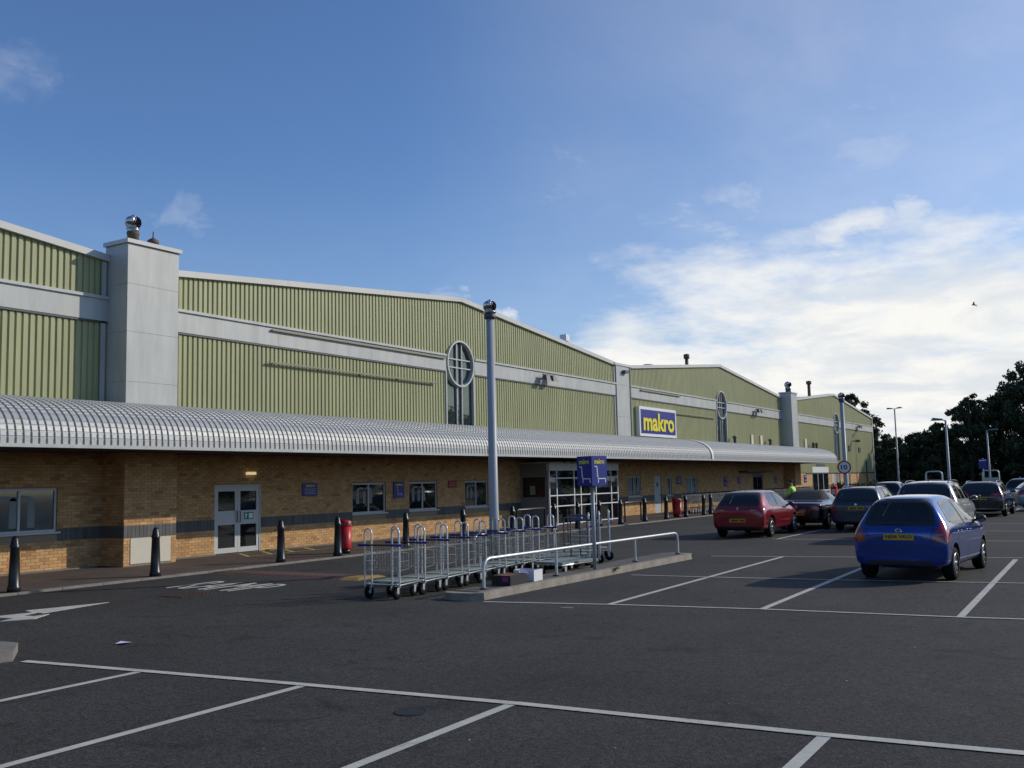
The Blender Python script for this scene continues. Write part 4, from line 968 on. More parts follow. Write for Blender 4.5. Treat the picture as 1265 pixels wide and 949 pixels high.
# flat-bed trolleys with two hooped uprights (forward = +x, hoops at x = 0)
def caster(mb, x, y, r=.085, mi=(0, 1)):
    mb.lathe([(r*.5, -.022), (r, -.018), (r, .018), (r*.5, .022)], (x, y, r), 14, mi[0], 'y'); mb.lathe([(r*.35, -.026), (r*.35, .026)], (x, y, r), 8, mi[1], 'y')
    for s in (-.03, .03): mb.add([(x-.02, y+s, r-.01), (x+.02, y+s, r-.01), (x+.05, y+s, 2*r+.03), (x-.03, y+s, 2*r+.03)], [(0, 1, 2, 3)], mi[1])
    mb.box(x-.035, x+.055, y-.034, y+.034, 2*r+.03, 2*r+.045, mi[1])
def hoop_trolley():
    t = thing("flatbed_trolley", None, "trolley"); W = .29
    for s in (-1, 1):
        b = MB(); y0, y1 = s*W-.075, s*W+.075
        pts = [(0, y0, .2), (0, y0, 1.09)]+[(0, s*W-.075*math.cos(math.pi*k/8), 1.10+.075*math.sin(math.pi*k/8)) for k in range(1, 8)]+[(0, y1, 1.09), (0, y1, .2)]
        b.tube(pts, .0145, 8); b.build("hoop", M_HOOP, t)
    b = MB(); b.tube([(-.05, -W-.16, .90), (-.05, W+.16, .90)], .016, 8); h = b.build("handle", M_PLASTIC, t)
    for s in (-1, 1): b = MB(); b.tube([(-.05, s*(W-.06), .90), (-.05, s*(W+.17), .90)], .022, 8); b.build("grip", M_GRIP, h)
    b = MB()
    for s in (-1, 1): b.tube([(0, s*(W-.075), .90), (-.05, s*(W-.075), .90)], .014, 6)
    for k in range(8): z = .45+.058*k; b.tube([(.012, -W-.06, z), (.012, W+.06, z)], .006, 4, cap=False)
    for k in range(13): y = -W-.05+(2*W+.1)*k/12; b.tube([(.018, y, .45), (.018, y, .86)], .0035, 4, cap=False)
    for s in (-1, 1):
        for k in range(3): b.tube([(.012, s*(W+.06), .47+.16*k), (.30, s*(W+.05), .49+.13*k)], .0045, 4, cap=False)
        b.tube([(.30, s*(W+.05), .49), (.30, s*(W+.05), .75)], .0045, 4, cap=False)
    for k in range(3): b.tube([(.30, -W-.05, .49+.13*k), (.30, W+.05, .49+.13*k)], .0045, 4, cap=False)
    for k in range(5): y = -W-.04+(2*W+.08)*k/4; b.tube([(.02, y, .47), (.30, y, .49), (.30, y, .75)], .003, 4, cap=False)
    b.build("wire_basket", M_WIRE, t)
    b = MB(); b.box(.06, .66, -W-.02, W+.02, .268, .29); b.build("deck", M_DECK, t)
    b = MB(); b.tube([(0, -W-.075, .235), (.66, -W-.04, .25), (.68, -W, .25), (.68, W, .25), (.66, W+.04, .25), (0, W+.075, .235)], .015, 6); b.tube([(0, -W-.08, .24), (0, W+.08, .24)], .015, 6); b.build("frame", M_ZINC, t)
    for s in (-1, 1):
        b = MB(); caster(b, .02, s*W, .108); b.build("castor", [M_RUBBER, M_GALV], t)
        b = MB(); caster(b, .56, s*(W-.04), .09); b.build("castor", [M_RUBBER, M_GALV], t)
    return t
hp = hoop_trolley()
labs = ["hooped flatbed trolley nearest the camera, at the front of the row", "second hooped flatbed trolley from the front of the row", "third hooped flatbed trolley from the front of the row", "fourth hooped flatbed trolley from the front of the row",
        "fifth hooped flatbed trolley, just left of the near vent pipe", "sixth hooped flatbed trolley, just right of the near vent pipe", "seventh hooped flatbed trolley from the front of the row", "eighth hooped flatbed trolley, last but one of the long row", "ninth hooped flatbed trolley, last of the long nested row"]
TRX = [13.14+.745*k for k in range(9)]
for k, lab in enumerate(labs):
    place(hp, USED, (TRX[k], 10.74+.055*k+random.uniform(-.03, .03), 0), R(random.uniform(-2.5, 3)+1.5), lab, "hooped flatbed trolleys parked at the island")
for k, lab in enumerate(["turned hooped trolley just right of the box sign post", "turned hooped trolley, middle one at the right end of the island", "turned hooped trolley, rightmost at the end of the island"]):
    place(hp, USED, (19.85+.95*k, 10.3+.22*k, 0), R(118), lab, "turned trolleys at the right end of the island")
# plain flat-bed trolley with one wide frame
def frame_trolley():
    t = thing("frame_trolley", None, "trolley"); W = .34
    b = MB(); b.tube([(0, -W, .2), (0, -W, 1.02), (-.03, -W, 1.08), (-.03, W, 1.08), (0, W, 1.02), (0, W, .2)], .017, 7); b.build("frame", M_DARKTRIM, t)
    b = MB(); b.tube([(-.05, -W+.05, 1.08), (-.05, W-.05, 1.08)], .026, 8); b.build("handle", M_GRIP, t)
    b = MB(); b.box(.02, 1.25, -W-.02, W+.02, .27, .30); b.build("deck", M_DECK, t)
    b = MB(); b.tube([(0, -W, .25), (1.25, -W, .25), (1.25, W, .25), (0, W, .25)], .016, 6, closed=True)
    for z in (.5, .75): b.tube([(0, -W, z), (0, W, z)], .011, 6)
    b.build("bed_frame", M_ZINC, t)
    for x in (.1, 1.08):
        for s in (-1, 1): b = MB(); caster(b, x, s*(W-.05), .09); b.build("castor", [M_RUBBER, M_GALV], t)
    return t
fp = frame_trolley()
for loc, rz_, lab in (((18.55, 9.75, 0), 172, "flatbed trolley with dark upright frame just left of the box sign post"), ((19.6, 10.6, 0), 150, "wide flatbed trolley with green-grey deck behind the box sign post"), ((21.0, 11.2, 0), 160, "flatbed trolley with blue handle at the back of the island")):
    place(fp, USED, loc, R(rz_), lab, "frame trolleys parked at the island")
# cartons left on the island
def carton(label, loc, sx, sy, sz, mt, inner, rotz, notch=False, sticker=None, name="cardboard_box"):
    t = thing(name, label, "box", loc, rotz); b = MB(); th = .012
    b.box(-sx, sx, -sy, sy, 0, th)
    b.box(-sx, sx, -sy, -sy+th, th, sz); b.box(-sx, sx, sy-th, sy, th, sz)
    if notch:
        for s in (-1, 1): b.box(s*sx-(th if s > 0 else 0), s*sx+(th if s < 0 else 0), -sy+th, -sy*.45, th, sz); b.box(s*sx-(th if s > 0 else 0), s*sx+(th if s < 0 else 0), sy*.45, sy-th, th, sz); b.box(s*sx-(th if s > 0 else 0), s*sx+(th if s < 0 else 0), -sy*.45, sy*.45, th, sz*.68)
    else: b.box(-sx, -sx+th, -sy+th, sy-th, th, sz); b.box(sx-th, sx, -sy+th, sy-th, th, sz)
    b.build("carton", mt, t, loc=(0, 0, 0))
    b = MB()
    if inner: b.box(-sx+th, sx-th, -sy+th, sy-th, th, sz*.5); b.add([(-sx+th, -sy+th, sz*.55), (sx*.6, -sy+th, sz*.98), (sx*.7, sy-th, sz*1.05), (-sx+th, sy-th, sz*.8)], [(0, 1, 2, 3)]); b.build("packing", inner, t, loc=(0, 0, 0))
    if sticker: b = MB(); b.box(-sx-.003, -sx-.0005, -sy*.75, -sy*.15, sz*.38, sz*.85); b.build("sticker", sticker, t, loc=(0, 0, 0))
    return t
carton("open black carton with purple sticker and brown packing on the island kerb", (14.95, 9.36, IZ), .27, .20, .17, mat("black_card", (.012, .011, .011), .6), mat("brown_card", (.20, .10, .05), .8, noise=(6, .2)), R(-2), False, mat("purple_sticker", (.22, .03, .22), .5))
carton("white cut-out carton with lilac inside next to the black carton", (15.62, 9.38, IZ), .17, .21, .20, mat("white_card", (.72, .72, .72), .6), mat("lilac_card", (.26, .25, .42), .7), R(3), True)

# ------------------------------------------------------------------ nested wire carts by the wall
def wire_cart():
    t = thing("wire_cart", None, "shopping cart"); b = MB(); x0, x1 = 0, .95
    def top(x): return 1.0-.10*(x/.95)
    def bot(x): return .52+.0*(x/.95)
    for s in (-1, 1):
        for k in range(11): x = x0+(x1-x0)*k/10; b.tube([(x, s*(.27-.05*x), bot(x)), (x, s*(.29-.05*x), top(x))], .006, 4, cap=False)
        for q in (0, .5, 1): b.tube([(x0, s*(.27+.02*q), .52+.48*q), (x1, s*(.225+.02*q), .52+.38*q)], .008 if q != .5 else .006, 4)
    for k in range(7): y = -.22+.44*k/6; b.tube([(x0, y*1.2, .52), (x1, y, .52), (x1, y, .9)], .005, 4, cap=False)
    for q in (0, .5, 1): b.tube([(x1, -.24, .52+.38*q), (x1, .24, .52+.38*q)], .007, 4)
    b.build("wire_basket", M_WIRE, t)
    b = MB()
    for s in (-1, 1): b.tube([(-.06, s*.28, 1.03), (.0, s*.28, .98), (.05, s*.26, .22), (.9, s*.20, .20)], .013, 6)
    b.tube([(.05, -.26, .3), (.05, .26, .3)], .01, 5); b.build("frame", M_ZINC, t)
    b = MB(); b.tube([(-.07, -.29, 1.03), (-.07, .29, 1.03)], .022, 8); b.build("handle", M_PLASTIC, t)
    b = MB()
    for x, yy in ((.08, .25), (.86, .2)):
        for s in (-1, 1): caster(b, x, s*yy, .062)
    b.build("castors", [M_RUBBER, M_GALV], t); return t
wc = wire_cart()
for k in range(58):
    x = 48.6+.40*k
    place(wc, USED, (x, 19.45+random.uniform(-.03, .03), pz(19.45)), R(random.uniform(-2, 2)), "wire shopping cart nested in the long line before the wall", "wire shopping carts nested before the wall")
b = MB()

# ------------------------------------------------------------------ cars
def paint(name, c, metallic=.35, rough=.28):
    return mat(name, c, rough, metal=metallic, coat=1.0, spec=.5)
M_TAIL = mat("tail_lamp_red", (.30, .006, .008), .12, coat=1.0)
M_TAILC = mat("tail_lamp_clear", (.36, .09, .085), .12, coat=1.0)
M_PLATEY = mat("plate_yellow", (.62, .36, .02), .45)
M_CHROME = mat("chrome", (.7, .7, .72), .12, metal=1.0)
M_RIM = mat("alloy_rim", (.52, .53, .54), .28, metal=.85)
M_SEAT = mat("dark_seat_cloth", (.018, .018, .02), .9)
M_HEAD = mat("headlamp", (.6, .62, .63), .08, coat=1.0)
def pip(p, poly):
    x, y = p; ins = False; n = len(poly)
    for i in range(n):
        x1, y1 = poly[i]; x2, y2 = poly[(i+1) % n]
        if (y1 > y) != (y2 > y) and x < (x2-x1)*(y-y1)/(y2-y1)+x1: ins = not ins
    return ins
def area2(poly): return sum(poly[i][0]*poly[(i+1) % len(poly)][1]-poly[(i+1) % len(poly)][0]*poly[i][1] for i in range(len(poly)))
def inset(poly, d):
    n = len(poly); sgn = 1 if area2(poly) > 0 else -1; out = []
    for i in range(n):
        p0, p1, p2 = Vector(poly[i-1]), Vector(poly[i]), Vector(poly[(i+1) % n])
        e1, e2 = (p1-p0).normalized(), (p2-p1).normalized()
        n1, n2 = Vector((-e1.y, e1.x))*sgn, Vector((-e2.y, e2.x))*sgn
        bis = (n1+n2); L_ = max(bis.length, .3); bis = bis/bis.length if bis.length > 1e-6 else n1
        out.append(tuple(p1+bis*(d/max(.45, bis.dot(n1)))))
    return out
def round_poly(poly, r=.05, k=3):
    n = len(poly); out = []
    for i in range(n):
        p0, p1, p2 = Vector(poly[i-1]), Vector(poly[i]), Vector(poly[(i+1) % n])
        a = p1+(p0-p1).normalized()*min(r, (p0-p1).length*.45); c = p1+(p2-p1).normalized()*min(r, (p2-p1).length*.45)
        for j in range(k+1):
            t = j/k; out.append(tuple(a*(1-t)**2+p1*2*t*(1-t)+c*t*t))
    return out
VIEW = {'L': (lambda u, v: Vector((u, 4, v)), Vector((0, -1, 0))), 'R': (lambda u, v: Vector((u, -4, v)), Vector((0, 1, 0))),
        'B': (lambda u, v: Vector((-4, u, v)), Vector((1, 0, 0))), 'F': (lambda u, v: Vector((12, u, v)), Vector((-1, 0, 0))), 'T': (lambda u, v: Vector((u, v, 5)), Vector((0, 0, -1)))}
def project(bm, bvh, view, off, limit=None):
    fo, d = VIEW[view]; dead = []
    for v in bm.verts:
        h = bvh.ray_cast(fo(v.co.x, v.co.y), d)
        if h[0] is None or h[1].dot(d) > -.06 or (limit and abs(h[0].x-limit[0]) > limit[1]): dead.append(v)
        else: v.co = h[0]+h[1]*off
    bmesh.ops.delete(bm, geom=dead, context='VERTS')
    bm.normal_update()
    flip = [f for f in bm.faces if f.normal.dot(d) > 0]
    if flip: bmesh.ops.reverse_faces(bm, faces=flip)
def finish(bm, name, mats, parent):
    me = bpy.data.meshes.new(name); bm.to_mesh(me); bm.free()
    for mm in (mats if isinstance(mats, (list, tuple)) else [mats]): me.materials.append(mm)
    me.polygons.foreach_set('use_smooth', [True]*len(me.polygons)); me.update()
    o = bpy.data.objects.new(name, me); COL.objects.link(o); o.parent = parent; return o
def patch(bvh, poly, view, off, mt, name, parent, step=.06, limit=None):
    bm = bmesh.new(); bm.faces.new([bm.verts.new((u, v, 0)) for u, v in poly])
    us = [p[0] for p in poly]; vs = [p[1] for p in poly]
    for lo, hi, ax in ((min(us), max(us), Vector((1, 0, 0))), (min(vs), max(vs), Vector((0, 1, 0)))):
        n = int((hi-lo)/step)
        for k in range(1, n+1): bmesh.ops.bisect_plane(bm, geom=bm.verts[:]+bm.edges[:]+bm.faces[:], plane_co=ax*(lo+(hi-lo)*k/(n+1)), plane_no=ax)
    bmesh.ops.triangulate(bm, faces=bm.faces[:])
    project(bm, bvh, view, off, limit)
    return finish(bm, name, mt, parent)
def ring(bvh, poly, width, view, off, mt, name, parent, step=.06):
    inn = inset(poly, width); n = len(poly); bm = bmesh.new(); cols = []
    for i in range(n):
        k = max(1, int((Vector(poly[i])-Vector(poly[(i+1) % n])).length/step))
        for j in range(k):
            t = j/k; cols.append((Vector(poly[i]).lerp(Vector(poly[(i+1) % n]), t), Vector(inn[i]).lerp(Vector(inn[(i+1) % n]), t)))
    vs = [(bm.verts.new((a.x, a.y, 0)), bm.verts.new(((a.x+c.x)/2, (a.y+c.y)/2, 0)), bm.verts.new((c.x, c.y, 0))) for a, c in cols]
    for i in range(len(vs)):
        a, c = vs[i], vs[(i+1) % len(vs)]
        for q in (0, 1): bm.faces.new((a[q], c[q], c[q+1], a[q+1]))
    project(bm, bvh, view, off)
    return finish(bm, name, mt, parent)
def strip_path(bvh, pts, w, view, off, mt, name, parent, step=.05):
    """thin line (shut gap, moulding) following the body"""
    bm = bmesh.new(); prev = None
    P = []
    for a, c in zip(pts, pts[1:]):
        a, c = Vector(a), Vector(c); n = max(1, int((c-a).length/step)); P += [a.lerp(c, j/n) for j in range(n)]
    P.append(Vector(pts[-1]))
    for i, p in enumerate(P):
        d = (P[min(i+1, len(P)-1)]-P[max(i-1, 0)]).normalized(); nn = Vector((-d.y, d.x))*w/2
        cur = (bm.verts.new((p.x+nn.x, p.y+nn.y, 0)), bm.verts.new((p.x-nn.x, p.y-nn.y, 0)))
        if prev: bm.faces.new((prev[0], prev[1], cur[1], cur[0]))
        prev = cur
    project(bm, bvh, view, off); return finish(bm, name, mt, parent)

def wheel(parent, x, y, r, side, spokes, wdt=.19):
    b = MB(); h = wdt/2
    b.lathe([(r*.62, -h+.06), (r*.63, -h), (r*.80, -h-.006), (r*.93, -h), (r, -h*.7), (r, h*.7), (r*.93, h), (r*.80, h+.006), (r*.63, h), (r*.62, h-.06)], (x, y, r), 28, 0, 'y'); w = b.build("wheel", M_RUBBER, parent)
    b = MB(); yo = side*h
    b.lathe([(r*.50, -.005), (r*.66, -.01), (r*.66, .01), (r*.60, .012)] if side > 0 else [(r*.60, -.012), (r*.66, -.01), (r*.66, .01), (r*.50, .005)], (x, y+yo, r), 26, 0, 'y', True, False)
    b.lathe([(r*.64, -.004), (r*.64, .004)], (x, y+yo-side*.045, r), 24, 1, 'y')
    for k in range(spokes):
        a = 2*math.pi*k/spokes+.2; ca, sa = math.cos(a), math.sin(a); tx, tz = -sa, ca
        def Q(rad, wd, dy): return [(x+ca*rad+tx*wd, y+yo+dy, r+sa*rad+tz*wd), (x+ca*rad-tx*wd, y+yo+dy, r+sa*rad-tz*wd)]
        i0, i1 = Q(r*.08, r*.09, -side*.006), Q(r*.62, r*.075, -side*.002); j0, j1 = Q(r*.08, r*.09, -side*.03), Q(r*.62, r*.075, -side*.03)
        b.hexa([i0[0], i0[1], i1[1], i1[0]], [j0[0], j0[1], j1[1], j1[0]])
    b.lathe([(r*.02, -.006), (r*.15, -.005), (r*.15, .006), (r*.02, .008)], (x, y+yo-side*.004, r), 12, 0, 'y')
    b.build("rim", [M_RIM, M_PLASTIC], w)
    return w

def make_car(name, label, spec, loc, rotz=0, cat="car", group=None, detail=True):
    sx, sy, sz = spec.get('scale', (1, 1, 1)); S = [(x*sx, w*sy, zb*sz, zl*sz, rw*sy, zt*sz) for x, w, zb, zl, rw, zt in spec['st']]
    root = thing(name, label, cat, (0, 0, 0), 0, group); L_ = S[-1][0]; P = paint(*spec['paint'])
    rings = []
    for x, w, zb, zl, rw, zt in S:
        d = zl-zb
        rings.append([(x, 0, zb), (x, w*.78, zb), (x, w*.94, zb+.045), (x, w*.985, zb+.25*d), (x, w, zb+.60*d), (x, w*.992, zl-.16*d), (x, w*.955, zl),
                      (x, rw, max(zt-.07, zl+.55*(zt-zl))), (x, max(rw-.11, rw*.8), zt-.012), (x, 0, zt)])
    verts = []; faces = []; K = 10; per = 2*K-2
    for rg in rings:
        verts += rg; verts += [(x, -y, z) for x, y, z in rg[1:-1][::-1]]
    def vi(s, j): return s*per+(j % per)
    for s in range(len(rings)-1):
        for j in range(per): faces.append((vi(s, j), vi(s, j+1), vi(s+1, j+1), vi(s+1, j)))
    for s, rev in ((0, True), (len(rings)-1, False)):
        for j in range(K-1):
            a, c = vi(s, j), vi(s, j+1); a2, c2 = vi(s, per-j), vi(s, per-j-1)
            q = [a, c, c2, a2]; q = list(dict.fromkeys(q)); faces.append(tuple(q[::-1] if rev else q))
    me = bpy.data.meshes.new("body"); me.from_pydata(verts, [], faces); me.validate()
    ob = bpy.data.objects.new("body", me); COL.objects.link(ob)
    bmx = bmesh.new(); bmx.from_mesh(me); bmesh.ops.recalc_face_normals(bmx, faces=bmx.faces[:]); bmx.to_mesh(me); bmx.free()
    md = ob.modifiers.new("s", 'SUBSURF'); md.levels = 2; md.render_levels = 2
    # wheel arches are cut out of the shell
    r = spec['r']; ax = [a*sx for a in spec['axles']]; hw = max(s_[1] for s_ in S); tr = hw-.115
    cb = MB()
    for a in ax:
        for s in (-1, 1):
            y0, y1 = (hw-.30, hw+.2) if s > 0 else (-hw-.2, -hw+.30)
            cb.lathe([(r+.065, y0), (r+.065, y1)], (a, 0, r+.015), 28, 1, 'y')
    cut = cb.build("cutter", [M_PLASTIC, M_PLASTIC]); 
    bm2 = bmesh.new(); bm2.from_mesh(cut.data); bmesh.ops.recalc_face_normals(bm2, faces=bm2.faces[:]); bm2.to_mesh(cut.data); bm2.free()
    me.materials.append(P); me.materials.append(M_PLASTIC)
    bo = ob.modifiers.new("b", 'BOOLEAN'); bo.operation = 'DIFFERENCE'; bo.object = cut; bo.solver = 'EXACT'
    bpy.context.view_layer.update(); dg = bpy.context.evaluated_depsgraph_get()
    new = bpy.data.meshes.new_from_object(ob.evaluated_get(dg)); new.name = "body"
    bpy.data.objects.remove(ob); bpy.data.objects.remove(cut)
    bm = bmesh.new(); bm.from_mesh(new); bvh = BVHTree.FromBMesh(bm)
    # openings behind the glass; lower trim
    sidew = [[(u*sx, v*sz) for u, v in p] for p in spec['side']]; rear = [(u*sy, v*sz) for u, v in spec['rear']]; front = [(u*sy, v*sz) for u, v in spec['front']]
    holes = [round_poly(inset(p, .022), .05) for p in sidew]; rh = round_poly(inset(rear, .035), .06); fh = round_poly(inset(front, .04), .06)
    dead = []
    skirt = spec.get('skirt', .30)*sz
    for f in bm.faces:
        c = f.calc_center_median(); n = f.normal
        if f.material_index == 0 and abs(n.y) > .45 and any(pip((c.x, c.z), h) for h in holes): dead.append(f)
        elif f.material_index == 0 and n.x < -.15 and c.x < L_*.4 and pip((c.y, c.z), rh) : dead.append(f)
        elif f.material_index == 0 and n.x > .12 and c.x > L_*.5 and pip((c.y, c.z), fh): dead.append(f)
        elif c.z < skirt and f.material_index == 0 and spec.get('dark_skirt'): f.material_index = 1
        if spec.get('soft') and f.material_index == 0 and c.z > spec['soft'][2] and spec['soft'][0] < c.x < spec['soft'][1] and f.calc_center_median().z > spec['soft'][2]: f.material_index = 2
    bmesh.ops.delete(bm, geom=dead, context='FACES'); bm.to_mesh(new); bm.free()
    if spec.get('soft'): new.materials.append(mat("black_soft_top", (.012, .012, .013), .85))
    new.polygons.foreach_set('use_smooth', [True]*len(new.polygons)); new.set_sharp_from_angle(angle=R(38))
    body = bpy.data.objects.new("body", new); COL.objects.link(body); body.parent = root
    # glass
    for p in sidew:
        rp_ = round_poly(p, .05)
        for v in 'LR':
            fr = ring(bvh, rp_, .05, v, .004, M_PLASTIC, "window", root); patch(bvh, round_poly(inset(p, .03), .05), v, .003, spec.get('sglass', M_GLASSCAR), "pane", fr)
    rp_ = round_poly(rear, .08); fr = ring(bvh, rp_, .075, 'B', .004, M_PLASTIC, "rear_window", root); patch(bvh, round_poly(inset(rear, .05), .07), 'B', .003, spec.get('rglass', M_GLASSCAR), "pane", fr)
    rp_ = round_poly(front, .08); fr = ring(bvh, rp_, .07, 'F', .004, M_PLASTIC, "windscreen", root); patch(bvh, round_poly(inset(front, .05), .07), 'F', .003, M_GLASSCAR, "pane", fr)
    # tail lamps wrap the corner
    for s in (-1, 1):
        o = None
        for part_, mt_, dz in (('lamp', M_TAIL, .006), ('lampc', M_TAILC, .010)):
            if part_ not in spec: continue
            poly = [(s*u*sy, v*sz) for u, v in spec[part_]]
            q = patch(bvh, round_poly(poly, .02, 2), 'B', dz, mt_, "tail_lamp" if o is None else "lamp_lens", root if o is None else o, .03, (0.0, .5)); o = o or q
        if 'lamp_side' in spec: patch(bvh, round_poly([(u*sx, v*sz) for u, v in spec['lamp_side']], .02, 2), 'L' if s > 0 else 'R', .006, M_TAIL, "lamp_side", o, .03)
        hp_ = [(s*u*sy, v*sz) for u, v in spec.get('head', [(.42, .60), (.70, .62), (.74, .72), (.5, .70)])]
        patch(bvh, round_poly(hp_, .03, 2), 'F', .006, M_HEAD, "headlight", root, .04)
        V = 'L' if s > 0 else 'R'
        for pts in spec['gaps']: strip_path(bvh, [(u*sx, v*sz) for u, v in pts], .009, V, .0025, M_PLASTIC, "shut_line", root)
        if 'rub' in spec: strip_path(bvh, [(u*sx, v*sz) for u, v in spec['rub'][0]], spec['rub'][1], V, .008, spec['rub'][2], "side_moulding", root)
        for hx, hz in spec['handles']:
            h = bvh.ray_cast(Vector((hx*sx, s*4, hz*sz)), Vector((0, -s, 0)))[0]
            if h:
                b = MB(); yy = h.y+s*.018; b.tube([(hx*sx-.09, h.y-s*.005, hz*sz), (hx*sx-.075, yy, hz*sz), (hx*sx+.075, yy, hz*sz), (hx*sx+.09, h.y-s*.005, hz*sz)], .013, 8); b.build("door_handle", spec.get('hmat', P), root)
        mx, mz = spec['mirror']; h = bvh.ray_cast(Vector((mx*sx, s*4, mz*sz)), Vector((0, -s, 0)))[0]
        if h:
            b = MB(); n = 10; prof = [(0.0, -.075), (.05, -.07), (.078, -.03), (.08, .01), (.06, .055), (0.0, .075)]
            v = []
            for rr_, hh in prof:
                for j in range(n): a = 2*math.pi*j/n; v.append((mx*sx+hh, h.y+s*(.13+rr_*1.25*math.cos(a)), mz*sz+.05+rr_*.95*math.sin(a)))
            b.add(v, [(i*n+j, i*n+(j+1) % n, (i+1)*n+(j+1) % n, (i+1)*n+j) for i in range(len(prof)-1) for j in range(n)], 0, True)
            b.hexa([(mx*sx-.03, h.y-s*.02, mz*sz-.02), (mx*sx+.05, h.y-s*.02, mz*sz-.02), (mx*sx+.05, h.y-s*.02, mz*sz+.03), (mx*sx-.03, h.y-s*.02, mz*sz+.03)],
                   [(mx*sx-.03, h.y+s*.08, mz*sz+.0), (mx*sx+.03, h.y+s*.08, mz*sz+.0), (mx*sx+.03, h.y+s*.08, mz*sz+.05), (mx*sx-.03, h.y+s*.08, mz*sz+.05)], 1)
            mo = b.build("door_mirror", [spec.get('mmat', P), M_PLASTIC], root)
            b = MB(); b.box(mx*sx-.079, mx*sx-.074, h.y+s*.13-.07, h.y+s*.13+.07, mz*sz, mz*sz+.10); b.build("mirror_glass", mat("mirror_glass_dark", (.08, .09, .1), .05, metal=.8), mo)
    for i, a in enumerate(ax):
        for s in (-1, 1): wheel(root, a, s*tr, r, s, spec['spokes'])
    # number plate
    pz, ptxt = spec['plate'][0]*sz, spec['plate'][1]; h = bvh.ray_cast(Vector((-4, 0, pz)), Vector((1, 0, 0)))[0]; hx = (h.x if h else 0)-.012
    b = MB(); b.box(hx, hx+.03, -.26, .26, pz-.055, pz+.055); pl = b.build("number_plate", M_PLATEY, root)
    b = MB()
    if ptxt: text_into(b, ptxt, (hx-.001, .225, pz-.037), (0, -1, 0), (0, 0, 1), .45, .074, .004, .022)
    else:
        yy = .21
        for wd in (.045, .05, .04, .05, -.03, .05, .045, .05):
            if wd > 0: b.box(hx-.003, hx-.0005, yy-wd, yy, pz-.032, pz+.032)
            yy -= abs(wd)+.012
    tag(b.build("plate_characters", M_BLACK, pl), kind='stuff')
    for pts, w_ in spec.get('rear_gaps', []): strip_path(bvh, [(u*sy, v*sz) for u, v in pts], w_, 'B', .003, M_PLASTIC, "tailgate_shut_line", root)
    for poly, mt_, nm in spec.get('rear_patches', []): patch(bvh, [(u*sy, v*sz) for u, v in poly], 'B', .007, mt_, nm, root, .04)
    if 'badge' in spec: spec['badge'](bvh, root, sz)
    # seats
    fl = .30*sz; rz0 = spec['seat_z']*sz
    b = MB(); b.box(ax[0]+.1, ax[1]-.35, -hw+.12, hw-.12, fl-.03, fl); b.build("cabin_floor", M_SEAT, root)
    fx = spec['seats'][0]*sx
    def seat(x, y, w_):
        b = MB()
        b.hexa([(x, y-w_, fl), (x+.5, y-w_, fl), (x+.5, y+w_, fl), (x, y+w_, fl)], [(x, y-w_, fl+.28), (x+.5, y-w_, fl+.33), (x+.5, y+w_, fl+.33), (x, y+w_, fl+.28)])
        b.hexa([(x-.08, y-w_, fl+.2), (x+.08, y-w_, fl+.2), (x+.08, y+w_, fl+.2), (x-.08, y+w_, fl+.2)], [(x-.24, y-w_*.8, rz0), (x-.14, y-w_*.8, rz0), (x-.14, y+w_*.8, rz0), (x-.24, y+w_*.8, rz0)])
        o = b.build("seat", M_SEAT, root)
        for yy in ([y] if w_ < .4 else [-.36, .36]):
            b = MB(); n = 12; v = []
            for q, rr_ in ((0, .75), (.35, 1), (.75, 1), (1, .6)):
                for j in range(n): a = 2*math.pi*j/n; v.append((x-.19+.055*rr_*math.cos(a), yy+.125*rr_*math.sin(a), rz0+.04+.17*q))
            b.add(v, [(i*n+j, i*n+(j+1) % n, (i+1)*n+(j+1) % n, (i+1)*n+j) for i in range(3) for j in range(n)]+[tuple(range(3*n, 4*n))], 0, True)
            b.tube([(x-.19, yy-.04, rz0-.03), (x-.19, yy-.04, rz0+.06)], .008, 6); b.tube([(x-.19, yy+.04, rz0-.03), (x-.19, yy+.04, rz0+.06)], .008, 6); b.build("headrest", M_SEAT, o)
    for s in (-1, 1): seat(fx, s*.36, .24)
    seat(spec['seats'][1]*sx, 0, .60)
    b = MB(); b.hexa([(spec['dash']*sx, -hw+.16, fl+.3), (spec['dash']*sx+.3, -hw+.16, fl+.3), (spec['dash']*sx+.3, hw-.16, fl+.3), (spec['dash']*sx, hw-.16, fl+.3)],
                     [(spec['dash']*sx+.05, -hw+.2, fl+.62), (spec['dash']*sx+.4, -hw+.2, fl+.58), (spec['dash']*sx+.4, hw-.2, fl+.58), (spec['dash']*sx+.05, hw-.2, fl+.62)]); b.build("dashboard", M_SEAT, root)
    b = MB(); n = 16; cx = spec['dash']*sx-.14; b.tube([(cx-.07*math.sin(2*math.pi*k/n), -.36+.18*math.cos(2*math.pi*k/n), fl+.6+.16*math.sin(2*math.pi*k/n)) for k in range(n)], .014, 6, closed=True); b.build("steering_wheel", M_PLASTIC, root)
    # roof rails, aerial, wiper, exhaust
    if spec.get('rails'):
        for s in (-1, 1):
            x0, x1 = spec['rails'][0]*sx, spec['rails'][1]*sx; yy = s*spec['rails'][2]*sy; pts = []
            for k in range(11):
                x = x0+(x1-x0)*k/10; h = bvh.ray_cast(Vector((x, yy, 5)), Vector((0, 0, -1)))[0]; pts.append((x, yy, h.z+(.0 if k in (0, 10) else .055)))
            b = MB(); b.tube(pts, .018, 8); b.build("roof_rail", spec['rails'][3], root)
    if spec.get('aerial'):
        x = spec['aerial'][0]*sx; h = bvh.ray_cast(Vector((x, 0, 5)), Vector((0, 0, -1)))[0]; ln = spec['aerial'][1]
        b = MB(); b.tube([tuple(h-Vector((0, 0, .01))), (h.x-ln*.35, 0, h.z+ln)], [.010, .005], 6); b.build("aerial", M_PLASTIC, root)
